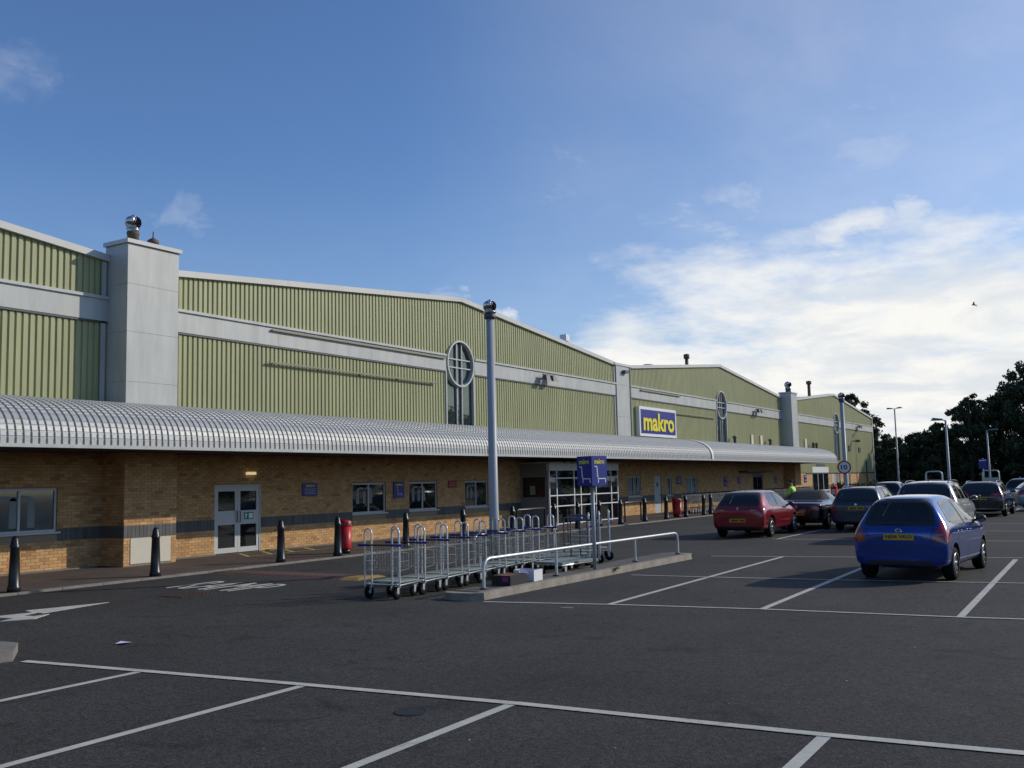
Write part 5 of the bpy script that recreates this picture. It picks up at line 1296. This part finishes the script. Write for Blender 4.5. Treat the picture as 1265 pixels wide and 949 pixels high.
    if spec.get('wiper'):
        (y0, z0), (y1, z1) = spec['wiper']; strip_path(bvh, [(y0*sy, z0*sz), (y1*sy, z1*sz)], .016, 'B', .018, M_PLASTIC, "rear_wiper", root)
    b = MB(); b.tube([(.25, .35, .25*sz), (S[0][0]+.05, .35, .235*sz)], .028, 8); b.build("exhaust_pipe", M_RUST, root)
    root.location = (*loc, 0); root.rotation_euler.z = rotz
    return root

def badge_H(bvh, root, sz):
    h = bvh.ray_cast(Vector((-4, 0, .885*sz)), Vector((1, 0, 0)))[0]; x = h.x-.012; z = .885*sz; b = MB()
    for s in (-1, 1): b.hexa([(x, s*.030-.007, z-.035), (x+.02, s*.030-.007, z-.035), (x+.02, s*.030+.007, z-.035), (x, s*.030+.007, z-.035)], [(x, s*.040-.008, z+.035), (x+.02, s*.040-.008, z+.035), (x+.02, s*.040+.008, z+.035), (x, s*.040+.008, z+.035)])
    b.box(x+.001, x+.02, -.030, .030, z-.008, z+.008)
    b.tube([(x+.004, .055*math.cos(a)*1.05, z+.05*math.sin(a)) for a in [2*math.pi*k/16 for k in range(16)]], .005, 5, closed=True); b.build("badge", M_CHROME, root)
    b = MB(); zz = .80*sz
    for k in range(5):
        h = bvh.ray_cast(Vector((-4, -.42-.033*k, zz)), Vector((1, 0, 0)))[0]; b.box(h.x-.006, h.x+.01, -.42-.033*k-.024, -.42-.033*k, zz-.012+.004*(k % 2), zz+.012)
    b.build("model_script", M_CHROME, root)
def badge_dot(z_, r_=.05):
    def f(bvh, root, sz):
        h = bvh.ray_cast(Vector((-4, 0, z_*sz)), Vector((1, 0, 0)))[0]; b = MB(); b.lathe([(r_, -.012), (r_, .02)], (h.x, 0, z_*sz), 18, axis='x', smooth=False); b.build("badge", M_CHROME, root)
    return f
def badge_shield(bvh, root, sz):
    h = bvh.ray_cast(Vector((-4, 0, .92*sz)), Vector((1, 0, 0)))[0]; x = h.x-.012; z = .92*sz; b = MB()
    b.prism([(x, .02, z-.055), (x, -.005, z-.06), (x, -.02, z-.02), (x, -.035, z+.01), (x, -.02, z+.055), (x, .015, z+.06), (x, .03, z+.03), (x, .01, z+.01), (x, .028, z-.02)], (.02, 0, 0)); b.build("badge", M_CHROME, root)
    b = MB()
    for y0 in (.62, -.42):
        for k in range(4): hh = bvh.ray_cast(Vector((-4, y0-.05*k, .89*sz)), Vector((1, 0, 0)))[0]; b.box(hh.x-.006, hh.x+.01, y0-.05*k-.036, y0-.05*k, .875*sz, .905*sz)
    b.build("model_script", M_CHROME, root)

SUPERMINI = dict(scale=(1, .955, .985), paint=("blue_car_paint", (.002, .040, .26), .4, .18), r=.29, axles=(.62, 3.07), spokes=6, skirt=.0,
    st=[(0, .74, .30, .74, .62, .86), (.035, .83, .26, .82, .70, .94), (.10, .855, .24, .90, .70, 1.02), (.27, .86, .22, .965, .62, 1.36), (.38, .86, .20, .975, .555, 1.47), (.6, .86, .2, .975, .53, 1.515), (1.3, .86, .2, .96, .53, 1.54), (1.95, .86, .2, .945, .53, 1.52), (2.35, .86, .2, .935, .54, 1.44), (2.95, .86, .2, .92, .65, 1.13), (3.22, .85, .2, .895, .71, 1.0), (3.55, .82, .2, .80, .68, .87), (3.76, .74, .22, .66, .58, .70), (3.83, .62, .28, .52, .5, .56)],
    side=[[(.50, 1.07), (.86, .995), (1.60, .975), (1.60, 1.43), (1.0, 1.435), (.72, 1.39)], [(1.66, .972), (2.74, .955), (2.36, 1.30), (2.15, 1.40), (1.66, 1.43)]],
    rear=[(-.66, .99), (.66, .99), (.535, 1.41), (.45, 1.465), (-.45, 1.465), (-.535, 1.41)], front=[(-.62, 1.03), (.62, 1.03), (.50, 1.43), (-.50, 1.43)],
    lamp=[(.60, .71), (.83, .71), (.83, .84), (.80, .97), (.735, 1.08), (.70, .97), (.64, .84)], lampc=[(.65, .81), (.80, .81), (.79, .86), (.675, .85)],
    lamp_side=[(.02, .70), (.26, .72), (.24, .84), (.27, 1.07), (.20, 1.10), (.10, .95)], head=[(.45, .62), (.72, .60), (.72, .74), (.52, .72)],
    gaps=[[(1.63, .30), (1.63, .97)], [(.97, .62), (.90, .80), (.93, .985)], [(2.80, .30), (2.84, .60), (2.80, .95)], [(1.0, .27), (2.75, .27)], [(.45, .50), (.20, .62)]],
    handles=[(1.12, .86), (1.86, .85)], mirror=(2.62, .97), mmat=M_PLASTIC, plate=(.79, "HJ56 VKO"), rear_gaps=[([(-.62, .96), (-.54, .70), (-.50, .62), (.50, .62), (.54, .70), (.62, .96)], .012), ([(-.74, .585), (.74, .585)], .008)],
    rear_patches=[([(-.60, .29), (.60, .29), (.56, .37), (-.56, .37)], M_PLASTIC, "bumper_grille")], badge=badge_H, seat_z=.93, seats=(1.75, .75), dash=2.45, wiper=((-.05, 1.0), (.30, 1.02)), hmat=None)
SUPERMINI['hmat'] = paint(*SUPERMINI['paint'])
HATCH = dict(scale=(1, 1, .975), paint=("red_car_paint", (.25, .004, .014), .3, .22), r=.31, axles=(.78, 3.39), spokes=5,
    st=[(0, .72, .33, .74, .64, .86), (.04, .82, .28, .84, .72, .95), (.12, .85, .25, .92, .74, 1.02), (.36, .875, .22, .965, .69, 1.27), (.60, .882, .20, .97, .64, 1.45), (.85, .885, .2, .965, .62, 1.50), (1.7, .885, .2, .945, .61, 1.53), (2.3, .885, .2, .93, .60, 1.505), (2.65, .885, .2, .92, .605, 1.41), (3.2, .885, .2, .90, .69, 1.10), (3.42, .875, .2, .875, .73, .99), (3.85, .85, .2, .80, .69, .88), (4.12, .76, .22, .67, .6, .72), (4.2, .64, .28, .54, .5, .58)],
    side=[[(.80, 1.05), (.98, .99), (1.62, .965), (1.62, 1.44), (1.2, 1.445), (.92, 1.40)], [(1.69, .962), (2.94, .945), (2.5, 1.33), (2.28, 1.42), (1.69, 1.44)]],
    rear=[(-.68, 1.03), (.68, 1.03), (.58, 1.40), (.5, 1.44), (-.5, 1.44), (-.58, 1.40)], front=[(-.66, 1.03), (.66, 1.03), (.54, 1.42), (-.54, 1.42)],
    lamp=[(.60, .80), (.85, .78), (.85, .98), (.74, 1.05), (.66, 1.0)], lamp_side=[(.03, .79), (.36, .84), (.42, 1.0), (.30, 1.03), (.10, .98)],
    gaps=[[(1.65, .30), (1.65, .96)], [(1.12, .62), (.98, .80), (.97, .98)], [(2.98, .30), (3.02, .60), (2.98, .94)], [(1.15, .28), (2.95, .28)]], handles=[(1.22, .86), (1.95, .85)], mirror=(2.82, .97),
    plate=(.56, None), rear_gaps=[([(-.60, 1.0), (-.56, .70), (.56, .70), (.60, 1.0)], .012), ([(-.8, .64), (.8, .64)], .01)], rear_patches=[([(-.62, .30), (.62, .30), (.6, .38), (-.6, .38)], M_PLASTIC, "bumper_grille")],
    badge=badge_shield, seat_z=.95, seats=(1.95, .98), dash=2.65, wiper=((-.02, 1.06), (.05, 1.3)), aerial=(.95, .12), rub=([(1.2, .55), (2.95, .56)], .03, paint("red_car_paint", (.25, .004, .014))))
CABRIO = dict(paint=("black_car_paint", (.006, .006, .008), .2, .25), r=.32, axles=(1.02, 3.67), spokes=7, soft=(.85, 2.72, 1.03),
    st=[(0, .72, .34, .76, .66, .86), (.05, .84, .30, .86, .74, .94), (.2, .885, .26, .91, .76, .98), (.85, .895, .2, .935, .76, 1.01), (1.05, .90, .2, .935, .69, 1.09), (1.42, .90, .2, .935, .60, 1.32), (1.8, .90, .2, .93, .585, 1.39), (2.4, .90, .2, .92, .575, 1.385), (2.68, .90, .2, .91, .585, 1.30), (3.18, .90, .2, .90, .69, 1.04), (3.38, .89, .2, .875, .73, .97), (4.0, .865, .2, .80, .69, .87), (4.45, .77, .22, .68, .58, .72), (4.57, .62, .3, .55, .48, .6)],
    side=[[(1.75, .96), (2.98, .95), (2.60, 1.25), (2.42, 1.315), (1.78, 1.32)]], rear=[(-.50, 1.08), (.50, 1.08), (.45, 1.25), (-.45, 1.25)], front=[(-.66, 1.0), (.66, 1.0), (.53, 1.32), (-.53, 1.32)],
    lamp=[(.55, .74), (.87, .72), (.87, .90), (.60, .90)], lamp_side=[(.03, .73), (.24, .75), (.24, .90), (.05, .90)],
    gaps=[[(1.70, .30), (1.66, .60), (1.70, .93)], [(3.05, .30), (3.05, .94)], [(1.4, .28), (3.2, .28)]], handles=[(1.92, .84)], mirror=(2.84, .97), plate=(.58, None), rear_gaps=[([(-.62, .93), (-.6, .68), (.6, .68), (.62, .93)], .012)],
    badge=badge_dot(.82), seat_z=.93, seats=(2.05, 1.35), dash=2.7, rub=([(1.45, .50), (3.2, .52)], .02, M_CHROME))
ESTATE = dict(paint=("dark_blue_car_paint", (.022, .034, .06), .4, .3), r=.30, axles=(.92, 3.5), spokes=5,
    st=[(0, .74, .32, .76, .68, .86), (.04, .82, .28, .85, .73, .95), (.10, .85, .25, .93, .74, 1.04), (.30, .862, .22, .965, .68, 1.36), (.42, .865, .20, .965, .64, 1.455), (.7, .868, .2, .96, .625, 1.49), (1.8, .87, .2, .945, .615, 1.51), (2.5, .87, .2, .935, .61, 1.48), (2.85, .87, .2, .925, .61, 1.38), (3.38, .87, .2, .905, .70, 1.09), (3.6, .86, .2, .875, .73, .98), (4.1, .84, .2, .80, .69, .87), (4.38, .76, .22, .68, .6, .72), (4.45, .64, .28, .55, .5, .58)],
    side=[[(.46, 1.05), (.70, .99), (1.22, .98), (1.22, 1.42), (.72, 1.41), (.58, 1.36)], [(1.29, .978), (2.02, .965), (2.02, 1.435), (1.29, 1.425)], [(2.09, .963), (3.14, .945), (2.68, 1.33), (2.48, 1.41), (2.09, 1.435)]],
    rear=[(-.68, 1.0), (.68, 1.0), (.60, 1.42), (.52, 1.455), (-.52, 1.455), (-.60, 1.42)], front=[(-.66, 1.03), (.66, 1.03), (.54, 1.41), (-.54, 1.41)],
    lamp=[(.66, .72), (.85, .70), (.85, .98), (.70, 1.0)], lamp_side=[(.03, .72), (.16, .74), (.18, 1.0), (.08, .98)],
    gaps=[[(2.05, .30), (2.05, .96)], [(1.3, .60), (1.22, .80), (1.24, .97)], [(3.18, .30), (3.2, .94)]], handles=[(1.5, .86), (2.35, .85)], mirror=(3.02, .97), plate=(.78, None), rear_gaps=[([(-.64, .98), (-.6, .66), (.6, .66), (.64, .98)], .012), ([(-.8, .62), (.8, .62)], .015)],
    badge=badge_dot(.90, .04), seat_z=.95, seats=(2.35, 1.3), dash=2.95, rails=(.62, 2.5, .55, M_PLASTIC), aerial=(2.2, .3), rglass=M_GLASSDARK)
def variant(base, **k): d = dict(base); d.update(k); return d
SUV = variant(ESTATE, paint=("silver_white_car_paint", (.55, .56, .57), .5, .3), scale=(1.02, 1.03, 1.12), r=.34, rails=(.60, 2.55, .56, M_PLASTIC), aerial=(1.0, .14),
              lamp=[(.72, .80), (.86, .80), (.80, 1.30), (.70, 1.30)], sglass=M_GLASSDARK, dark_skirt=True, skirt=.42)
WAGON = variant(ESTATE, paint=("black_wagon_paint", (.010, .010, .011), .3, .25), scale=(1.06, 1.05, 1.0), r=.32, rails=(.55, 2.6, .56, M_CHROME), aerial=None, lamp=[(.38, .86), (.86, .84), (.84, 1.02), (.42, 1.0)], lampc=[(.50, .90), (.66, .90), (.66, .97), (.52, .97)], rear_patches=[([(-.74, .33), (.74, .33), (.74, .36), (-.74, .36)], M_CHROME, "bumper_strip")], sglass=M_GLASSDARK)

make_car("hatchback_car", "bright blue small hatchback with yellow HJ56 VKO plate parked nearest the camera", SUPERMINI, (18.68, 3.50), R(-4.3))
make_car("hatchback_car", "dark red five-door hatchback parked by the lane in front of a black convertible", HATCH, (30.35, 10.47), R(.6))
make_car("convertible_car", "black convertible with black soft top parked ahead of the red hatchback", CABRIO, (35.1, 9.95), R(.5))
make_car("estate_car", "dark blue estate car with black roof rails left of the blue hatchback", ESTATE, (34.4, 7.75), R(.5))
make_car("suv_car", "pale silver off-roader with roof rails showing above the blue hatchback's roof", SUV, (29.6, 4.82), R(.3))
make_car("estate_car", "black estate car with chrome roof rails parked at the right beyond blue hatchback", WAGON, (46.0, 5.25), R(-1))
make_car("hatchback_car", "dark purple hatchback roof showing between dark blue estate and silver off-roader", variant(SUPERMINI, paint=("purple_car_paint", (.05, .03, .09), .3, .3), plate=(.79, None), badge=badge_dot(.885, .04), hmat=M_PLASTIC, scale=(1, 1, 1)), (50.5, 9.9), R(2))
make_car("hatchback_car", "pale blue hatchback parked crosswise at the right edge beyond the black estate", variant(HATCH, paint=("pale_blue_car_paint", (.20, .27, .36), .4, .3), rub=([(1.2, .55), (2.95, .56)], .03, M_PLASTIC), badge=badge_dot(.92, .045)), (53.5, 4.6), R(-74))
make_car("hatchback_car", "mid blue hatchback farthest right behind the pale blue one", variant(SUPERMINI, paint=("mid_blue_car_paint", (.03, .09, .24), .4, .3), plate=(.79, None), badge=badge_dot(.885, .04), hmat=M_PLASTIC), (61.0, 5.0), R(-6))
make_car("estate_car", "grey car far off at the right edge beyond the blue hatchbacks", variant(ESTATE, paint=("grey_car_paint", (.25, .26, .27), .5, .3)), (70.0, 5.1), R(3))

# ------------------------------------------------------------------ lamp columns, hoops, grit bin, bird
def lamp_column(label, x, y, top, heads, r=.075):
    t = thing("lamp_column", label, "lamp post", (x, y, 0), group="car park lamp columns")
    b = MB(); b.lathe([(r*1.5, 0), (r*1.5, 1.0), (r, 1.1), (r*.75, top)], (x, y, 0), 14); b.build("column", M_POLE, t)
    for (dx, dy) in heads:
        b = MB(); b.tube([(x, y, top-.04), (x+dx*.35, y+dy*.35, top+.03)], .03, 6)
        c = Vector((x+dx*.75, y+dy*.75, top+.05)); u = Vector((dx, dy, 0)).normalized(); n = Vector((-u.y, u.x, 0))
        lo = [c-u*.3-n*.09+Vector((0, 0, -.06)), c+u*.3-n*.14+Vector((0, 0, -.06)), c+u*.3+n*.14+Vector((0, 0, -.06)), c-u*.3+n*.09+Vector((0, 0, -.06))]
        hi = [c-u*.28-n*.07+Vector((0, 0, .03)), c+u*.2-n*.10+Vector((0, 0, .09)), c+u*.2+n*.10+Vector((0, 0, .09)), c-u*.28+n*.07+Vector((0, 0, .03))]
        b.hexa(lo, hi); b.build("lantern", M_GREYP, t)
    return t
lamp_column("nearest lamp column, standing before the dark trees above the silver off-roader", 58, 8.06, 4.75, [(-.25, .55)], .072)
lamp_column("lamp column right of the nearest one, above the black estate car", 75, 7.84, 4.75, [(.25, -.55)], .068)
lamp_column("tall twin-headed lamp column against the sky right of the warehouse end", 100, 18.37, 8.16, [(.3, .65), (-.3, -.65)], .085)
t = thing("parking_sign", "small blue sign near the second lamp column against dark trees", "sign", (72.0, 7.9, 0))
b = MB(); b.lathe([(.04, 0), (.04, 2.8)], (72, 7.9, 0), 10); b.build("post", M_POLE, t); b = MB(); b.box(71.95, 71.98, 7.65, 8.15, 2.1, 2.75); b.build("panel", M_BLUE, t)
b = MB(); b.box(71.945, 71.949, 7.7, 8.1, 2.62, 2.69); b.build("white_bar", M_SIGNW, t)
def tall_hoop(label, x, y, w_):
    t = thing("trolley_bay_hoop", label, "hoop", (x, y, 0), group="tall hoops of the trolley bay"); top = 1.96; b = MB()
    b.tube([(x, y-w_, 0), (x, y-w_, top-.12), (x, y-w_+.04, top-.03), (x, y-w_+.12, top), (x, y+w_-.12, top), (x, y+w_-.04, top-.03), (x, y+w_, top-.12), (x, y+w_, 0)], .034, 8); b.build("hoop", M_GALV, t)
    b = MB(); b.box(x-.01, x+.01, y-w_+.04, y+w_-.04, .35, 1.62); b.build("panel", M_TRIM, t)
tall_hoop("tall pale hoop with panel behind the silver off-roader", 45, 6.85, .32); tall_hoop("tall pale hoop with panel behind the black estate car", 53, 5.5, .36)
t = thing("grit_bin", "yellow grit bin between silver off-roader and black estate", "bin", (50, 6.62, 0)); b = MB()
b.hexa([(49.6, 6.2, 0), (50.4, 6.2, 0), (50.4, 7.1, 0), (49.6, 7.1, 0)], [(49.5, 6.1, 1.0), (50.5, 6.1, 1.0), (50.5, 7.2, 1.0), (49.5, 7.2, 1.0)]); yb = mat("grit_bin_yellow", (.42, .27, .05), .6, noise=(5, .2)); b.build("body", yb, t)
b = MB(); b.hexa([(49.46, 6.06, 1.005), (50.54, 6.06, 1.005), (50.54, 7.24, 1.005), (49.46, 7.24, 1.005)], [(49.7, 6.2, 1.25), (50.4, 6.2, 1.25), (50.4, 7.1, 1.25), (49.7, 7.1, 1.25)]); b.build("lid", yb, t)
r_ = ray(1203, 377); c = Vector((0, 0, H))+r_*(90/r_.x); t = thing("bird", "small dark bird flying against white cloud at upper right", "bird", c)
b = MB(); b.tube([(-.2, 0, 0), (-.08, 0, .01), (.1, 0, .02), (.2, 0, .02)], [.01, .05, .045, .012], 8)
for s in (-1, 1): b.add([(.08, 0, .02), (-.06, 0, .02), (-.10, s*.2, .12), (.04, s*.2, .13), (-.14, s*.46, .09), (-.09, s*.46, .09)], [(0, 3, 2, 1), (3, 5, 4, 2)])
b.add([(-.18, 0, 0), (-.3, .05, 0), (-.3, -.05, 0)], [(0, 1, 2)])
o = b.build("plumage", mat("bird_grey", (.06, .06, .065), .8), t, loc=(0, 0, 0)); o.rotation_euler = (R(-35), 0, R(110))

# ------------------------------------------------------------------ the man in the hi-vis jacket
def skin(name, joints, edges, mats, pick, parent, levels=2):
    me = bpy.data.meshes.new(name); me.from_pydata([j[0] for j in joints], edges, []); ob = bpy.data.objects.new(name, me); COL.objects.link(ob)
    ob.modifiers.new("k", 'SKIN'); s = ob.modifiers.new("s", 'SUBSURF'); s.levels = levels
    for i, j in enumerate(joints): sv = me.skin_vertices[0].data[i]; sv.radius = (j[1], j[2] if len(j) > 2 else j[1]); sv.use_root = (i == 0)
    bpy.context.view_layer.update(); new = bpy.data.meshes.new_from_object(ob.evaluated_get(bpy.context.evaluated_depsgraph_get())); bpy.data.objects.remove(ob)
    for mm in mats: new.materials.append(mm)
    for p in new.polygons: p.material_index = pick(p.center); p.use_smooth = True
    o = bpy.data.objects.new(name, new); COL.objects.link(o); o.parent = parent; return o
def person(label, loc, rotz):
    t = thing("person", label, "person", loc, rotz)
    J = [((0, 0, .95), .15, .11), ((0, 0, 1.12), .15, .105), ((.02, 0, 1.32), .17, .115), ((.05, 0, 1.42), .09, .08), ((.075, 0, 1.50), .055), ((.10, 0, 1.60), .085, .075), ((.11, 0, 1.68), .075, .07)]
    E_ = [(0, 1), (1, 2), (2, 3), (3, 4), (4, 5), (5, 6)]
    for s in (-1, 1):
        k = len(J); J += [((0, s*.10, .86), .095), ((.03*s, s*.11, .49), .062), ((.02*s-.01, s*.115, .09), .045), ((.14+.02*s, s*.125, .04), .035)]; E_ += [(0, k), (k, k+1), (k+1, k+2), (k+2, k+3)]
        k = len(J); J += [((.03, s*.19, 1.37), .062), ((.07, s*.25, 1.10), .045), ((.27, s*.22, 1.02), .034), ((.33, s*.215, 1.01), .03, .02)]; E_ += [(2, k), (k, k+1), (k+1, k+2), (k+2, k+3)]
        pm = k+3
        for f in range(4):
            k = len(J); yy = s*(.185+.019*f); ln = (.055, .066, .062, .048)[f]; J += [((.375, yy, 1.015), .0095), ((.375+ln*.5, yy, 1.0), .0085), ((.372+ln*.75, yy, .97), .0075)]; E_ += [(pm, k), (k, k+1), (k+1, k+2)]
        k = len(J); J += [((.345, s*.175, .995), .010), ((.375, s*.168, .985), .008)]; E_ += [(pm, k), (k, k+1)]
    dk = mat("dark_work_trousers", (.012, .014, .022), .85); hv = mat("hi_vis_yellow_green", (.45, .72, .03), .6); sk_ = mat("skin_tone", (.42, .24, .17), .6)
    def pick(c):
        if c.z > 1.455 or (c.x > .285 and c.z < 1.1 and c.z > .9): return 2
        if c.z > .88: return 1
        return 0
    skin("body", J, E_, [dk, hv, sk_, M_SIGNW], pick, t)
    b = MB(); prof = [(.055, 1.585), (.082, 1.62), (.086, 1.67), (.07, 1.72), (.03, 1.745)]
    b.lathe(prof, (.095, 0, 0), 14); b.build("hair", mat("dark_hair", (.01, .008, .007), .8), t, loc=(0, 0, 0))
    b = MB()
    for s in (-1, 1): b.lathe([(.001, -.008), (.011, 0), (.001, .008)], (.172, s*.03, 1.63), 8, axis='x'); b.box(.088, .118, s*.078-.006, s*.078+.006, 1.60, 1.65)
    b.build("eyes_and_ears", sk_, t, loc=(0, 0, 0))
    b = MB(); b.add([(.165, -.014, 1.60), (.165, .014, 1.60), (.19, 0, 1.598), (.172, 0, 1.635)], [(0, 2, 3), (2, 1, 3), (0, 1, 2)]); b.build("nose", sk_, t, loc=(0, 0, 0))
    b = MB(); b.lathe([(.168, 1.145), (.171, 1.17), (.168, 1.195)], (.01, 0, 0), 16); b.build("reflective_band", mat("reflective_tape", (.6, .6, .6), .3), t, loc=(0, 0, 0))
person("person in yellow-green hi-vis jacket standing behind the black convertible's roof", (45.5, 13.0, 0), R(75))

# ------------------------------------------------------------------ trees
M_BARK = mat("bark", (.07, .052, .038), .95, noise=(6, .3, 6), bump=(14, .6, .02))
LEAVES = [mat("dark_leaves", (.03, .045, .018), .7, island=[(.018, .028, .011), (.045, .066, .022), (.030, .048, .017), (.060, .078, .028)]),
          mat("oak_leaves", (.04, .055, .02), .7, island=[(.026, .036, .014), (.06, .078, .028), (.042, .056, .02)])]
rng = np.random.default_rng(11)
def leaf_mesh(centers, radii, n, size, mt, name, parent, loc):
    """leaf-sized faces scattered in and on clumps"""
    w = np.array(radii)**2; idx = rng.choice(len(centers), n, p=w/w.sum())
    d = rng.normal(size=(n, 3)); d /= np.linalg.norm(d, axis=1)[:, None]
    rad = np.array(radii)[idx]*(rng.random(n)**.45)*(1+.18*rng.normal(size=n))
    c = np.array(centers)[idx]+d*rad[:, None]*np.array([1, 1, .8])
    a = rng.normal(size=(n, 3)); a /= np.linalg.norm(a, axis=1)[:, None]; b_ = np.cross(a, rng.normal(size=(n, 3))); b_ /= np.linalg.norm(b_, axis=1)[:, None]
    s = size*(.6+.8*rng.random(n))[:, None]
    V = np.stack([c-a*s, c-b_*s*.45, c+a*s, c+b_*s*.45], 1).reshape(-1, 3)-np.array(loc)
    me = bpy.data.meshes.new(name); me.vertices.add(len(V)); me.vertices.foreach_set('co', V.astype(np.float32).ravel())
    me.loops.add(4*n); me.loops.foreach_set('vertex_index', np.arange(4*n, dtype=np.int32)); me.polygons.add(n); me.polygons.foreach_set('loop_start', np.arange(0, 4*n, 4, dtype=np.int32))
    me.update(calc_edges=True); me.validate(); me.materials.append(mt)
    o = bpy.data.objects.new(name, me); COL.objects.link(o); o.parent = parent
    if parent is None: o.location = loc
    return o
def tree(name, label, x, y, h, spread, mt, n=4200, size=.30, base=.28, group=None, clumps=34):
    t = thing(name, label, "tree", (x, y, 0), 0, group); b = MB(); tr = h*.022
    top = Vector((x+random.uniform(-.4, .4), y+random.uniform(-.4, .4), h*.86))
    b.tube([(x, y, -.1), (x, y, h*.1), tuple(Vector((x, y, h*.1)).lerp(top, .4)), tuple(top)], [tr*1.5, tr, tr*.65, tr*.12], 9)
    cs, rs = [], []
    for k in range(clumps):
        q = base+(1-base)*random.random()**.8; prof = math.sin(math.pi*min(1, max(.06, (q-base)/(1-base)*.86+.14)))**.6
        a = random.uniform(0, 6.283); rr_ = spread*prof*math.sqrt(random.random())*1.0
        c = Vector((x+rr_*math.cos(a), y+rr_*math.sin(a), h*q*.97)); r_c = random.uniform(.10, .21)*spread*(.7+.5*prof)
        cs.append(tuple(c)); rs.append(r_c)
        if k % 2 == 0:
            s0 = Vector((x, y, h*.1)).lerp(top, max(.05, q*.75-.1)); mid = s0.lerp(c, .5)+Vector((0, 0, .25)); b.tube([tuple(s0), tuple(mid), tuple(c)], [tr*.35, tr*.2, tr*.06], 5)
    b.build("trunk", M_BARK, t); leaf_mesh(cs, rs, n, size, mt, "crown", t, (x, y, 0)); return t
tree("broadleaf_tree", "biggest dark tree at the right edge, rising high above the car park", 116, 7.6, 13.6, 5.2, LEAVES[0], 26000, .20, .10, None, 130)
tree("broadleaf_tree", "dark tree just left of the biggest one, with a spiky uneven top", 114, 13.6, 10.6, 3.0, LEAVES[0], 13000, .19, .08, None, 80)
tree("broadleaf_tree", "dark rounded tree filling the gap between the spiky tree and biggest tree", 120, 11.2, 10.4, 3.8, LEAVES[0], 14000, .2, .06, None, 80)
tree("broadleaf_tree", "lower dark tree at left foot of the spiky-topped tree", 112, 16.2, 7.2, 2.6, LEAVES[0], 10000, .19, .06, None, 60)
tree("oak_tree", "oak crown showing over the roof of the warehouse's far end", 122, 27.4, 11.8, 3.4, LEAVES[1], 9000, .20, .25, None, 60)
tree("oak_tree", "small airy tree showing just past the warehouse's far corner", 113, 24.6, 8.7, 1.7, LEAVES[1], 2600, .18, .25, None, 30)
tree("broadleaf_tree", "lighter green bushy tree beside the warehouse's far corner", 110, 21.2, 6.0, 2.9, LEAVES[1], 11000, .18, .0, None, 70)
tree("broadleaf_tree", "bushy tree between the twin lamp column and the corner tree", 118, 19.0, 6.6, 3.2, LEAVES[1], 11000, .19, .0, None, 70)
# belt of woodland behind: one mass
cs, rs = [], []
yy = 30.0
while yy > -85:
    for k in range(9):
        h = random.uniform(.2, 5.0 if yy > 13 else 6.2)+(3.5 if yy < 2 else 0)*random.random(); cs.append((124+random.uniform(-3, 4)+max(0, -yy)*-.18, yy+random.uniform(-1, 1), h)); rs.append(random.uniform(1.0, 2.0))
    yy -= .95
o = leaf_mesh(cs, rs, 110000, .30, LEAVES[0], "woodland", None, (124, 0, 0)); tag(o, "dark belt of trees and hedge closing the far side of the car park", "woodland", None, 'stuff')
cs, rs = [], []
for yy in range(-62, 2, 8):
    for k in range(9): cs.append((126+yy*.18+random.uniform(-3, 3), yy+random.uniform(-3, 3), random.uniform(6, 13))); rs.append(random.uniform(1.4, 2.6))
o = leaf_mesh(cs, rs, 26000, .34, LEAVES[0], "woodland", None, (124, -30, 0)); tag(o, "taller tree tops of the belt carrying on beyond the right edge", "woodland", None, 'stuff')
b = MB(); b.box(79.5, 86.5, 18.3, 19.2, .1, .7)
cs = [(79+.5*k, 18.9+random.uniform(-.2, .2), random.uniform(.5, 1.05)) for k in range(50)]; rs = [random.uniform(.35, .5) for _ in cs]
o = leaf_mesh(cs, rs, 5000, .10, LEAVES[1], "clipped_hedge", None, (90, 18.9, 0)); tag(o, "low clipped hedge before the far end of the warehouse", "hedge")
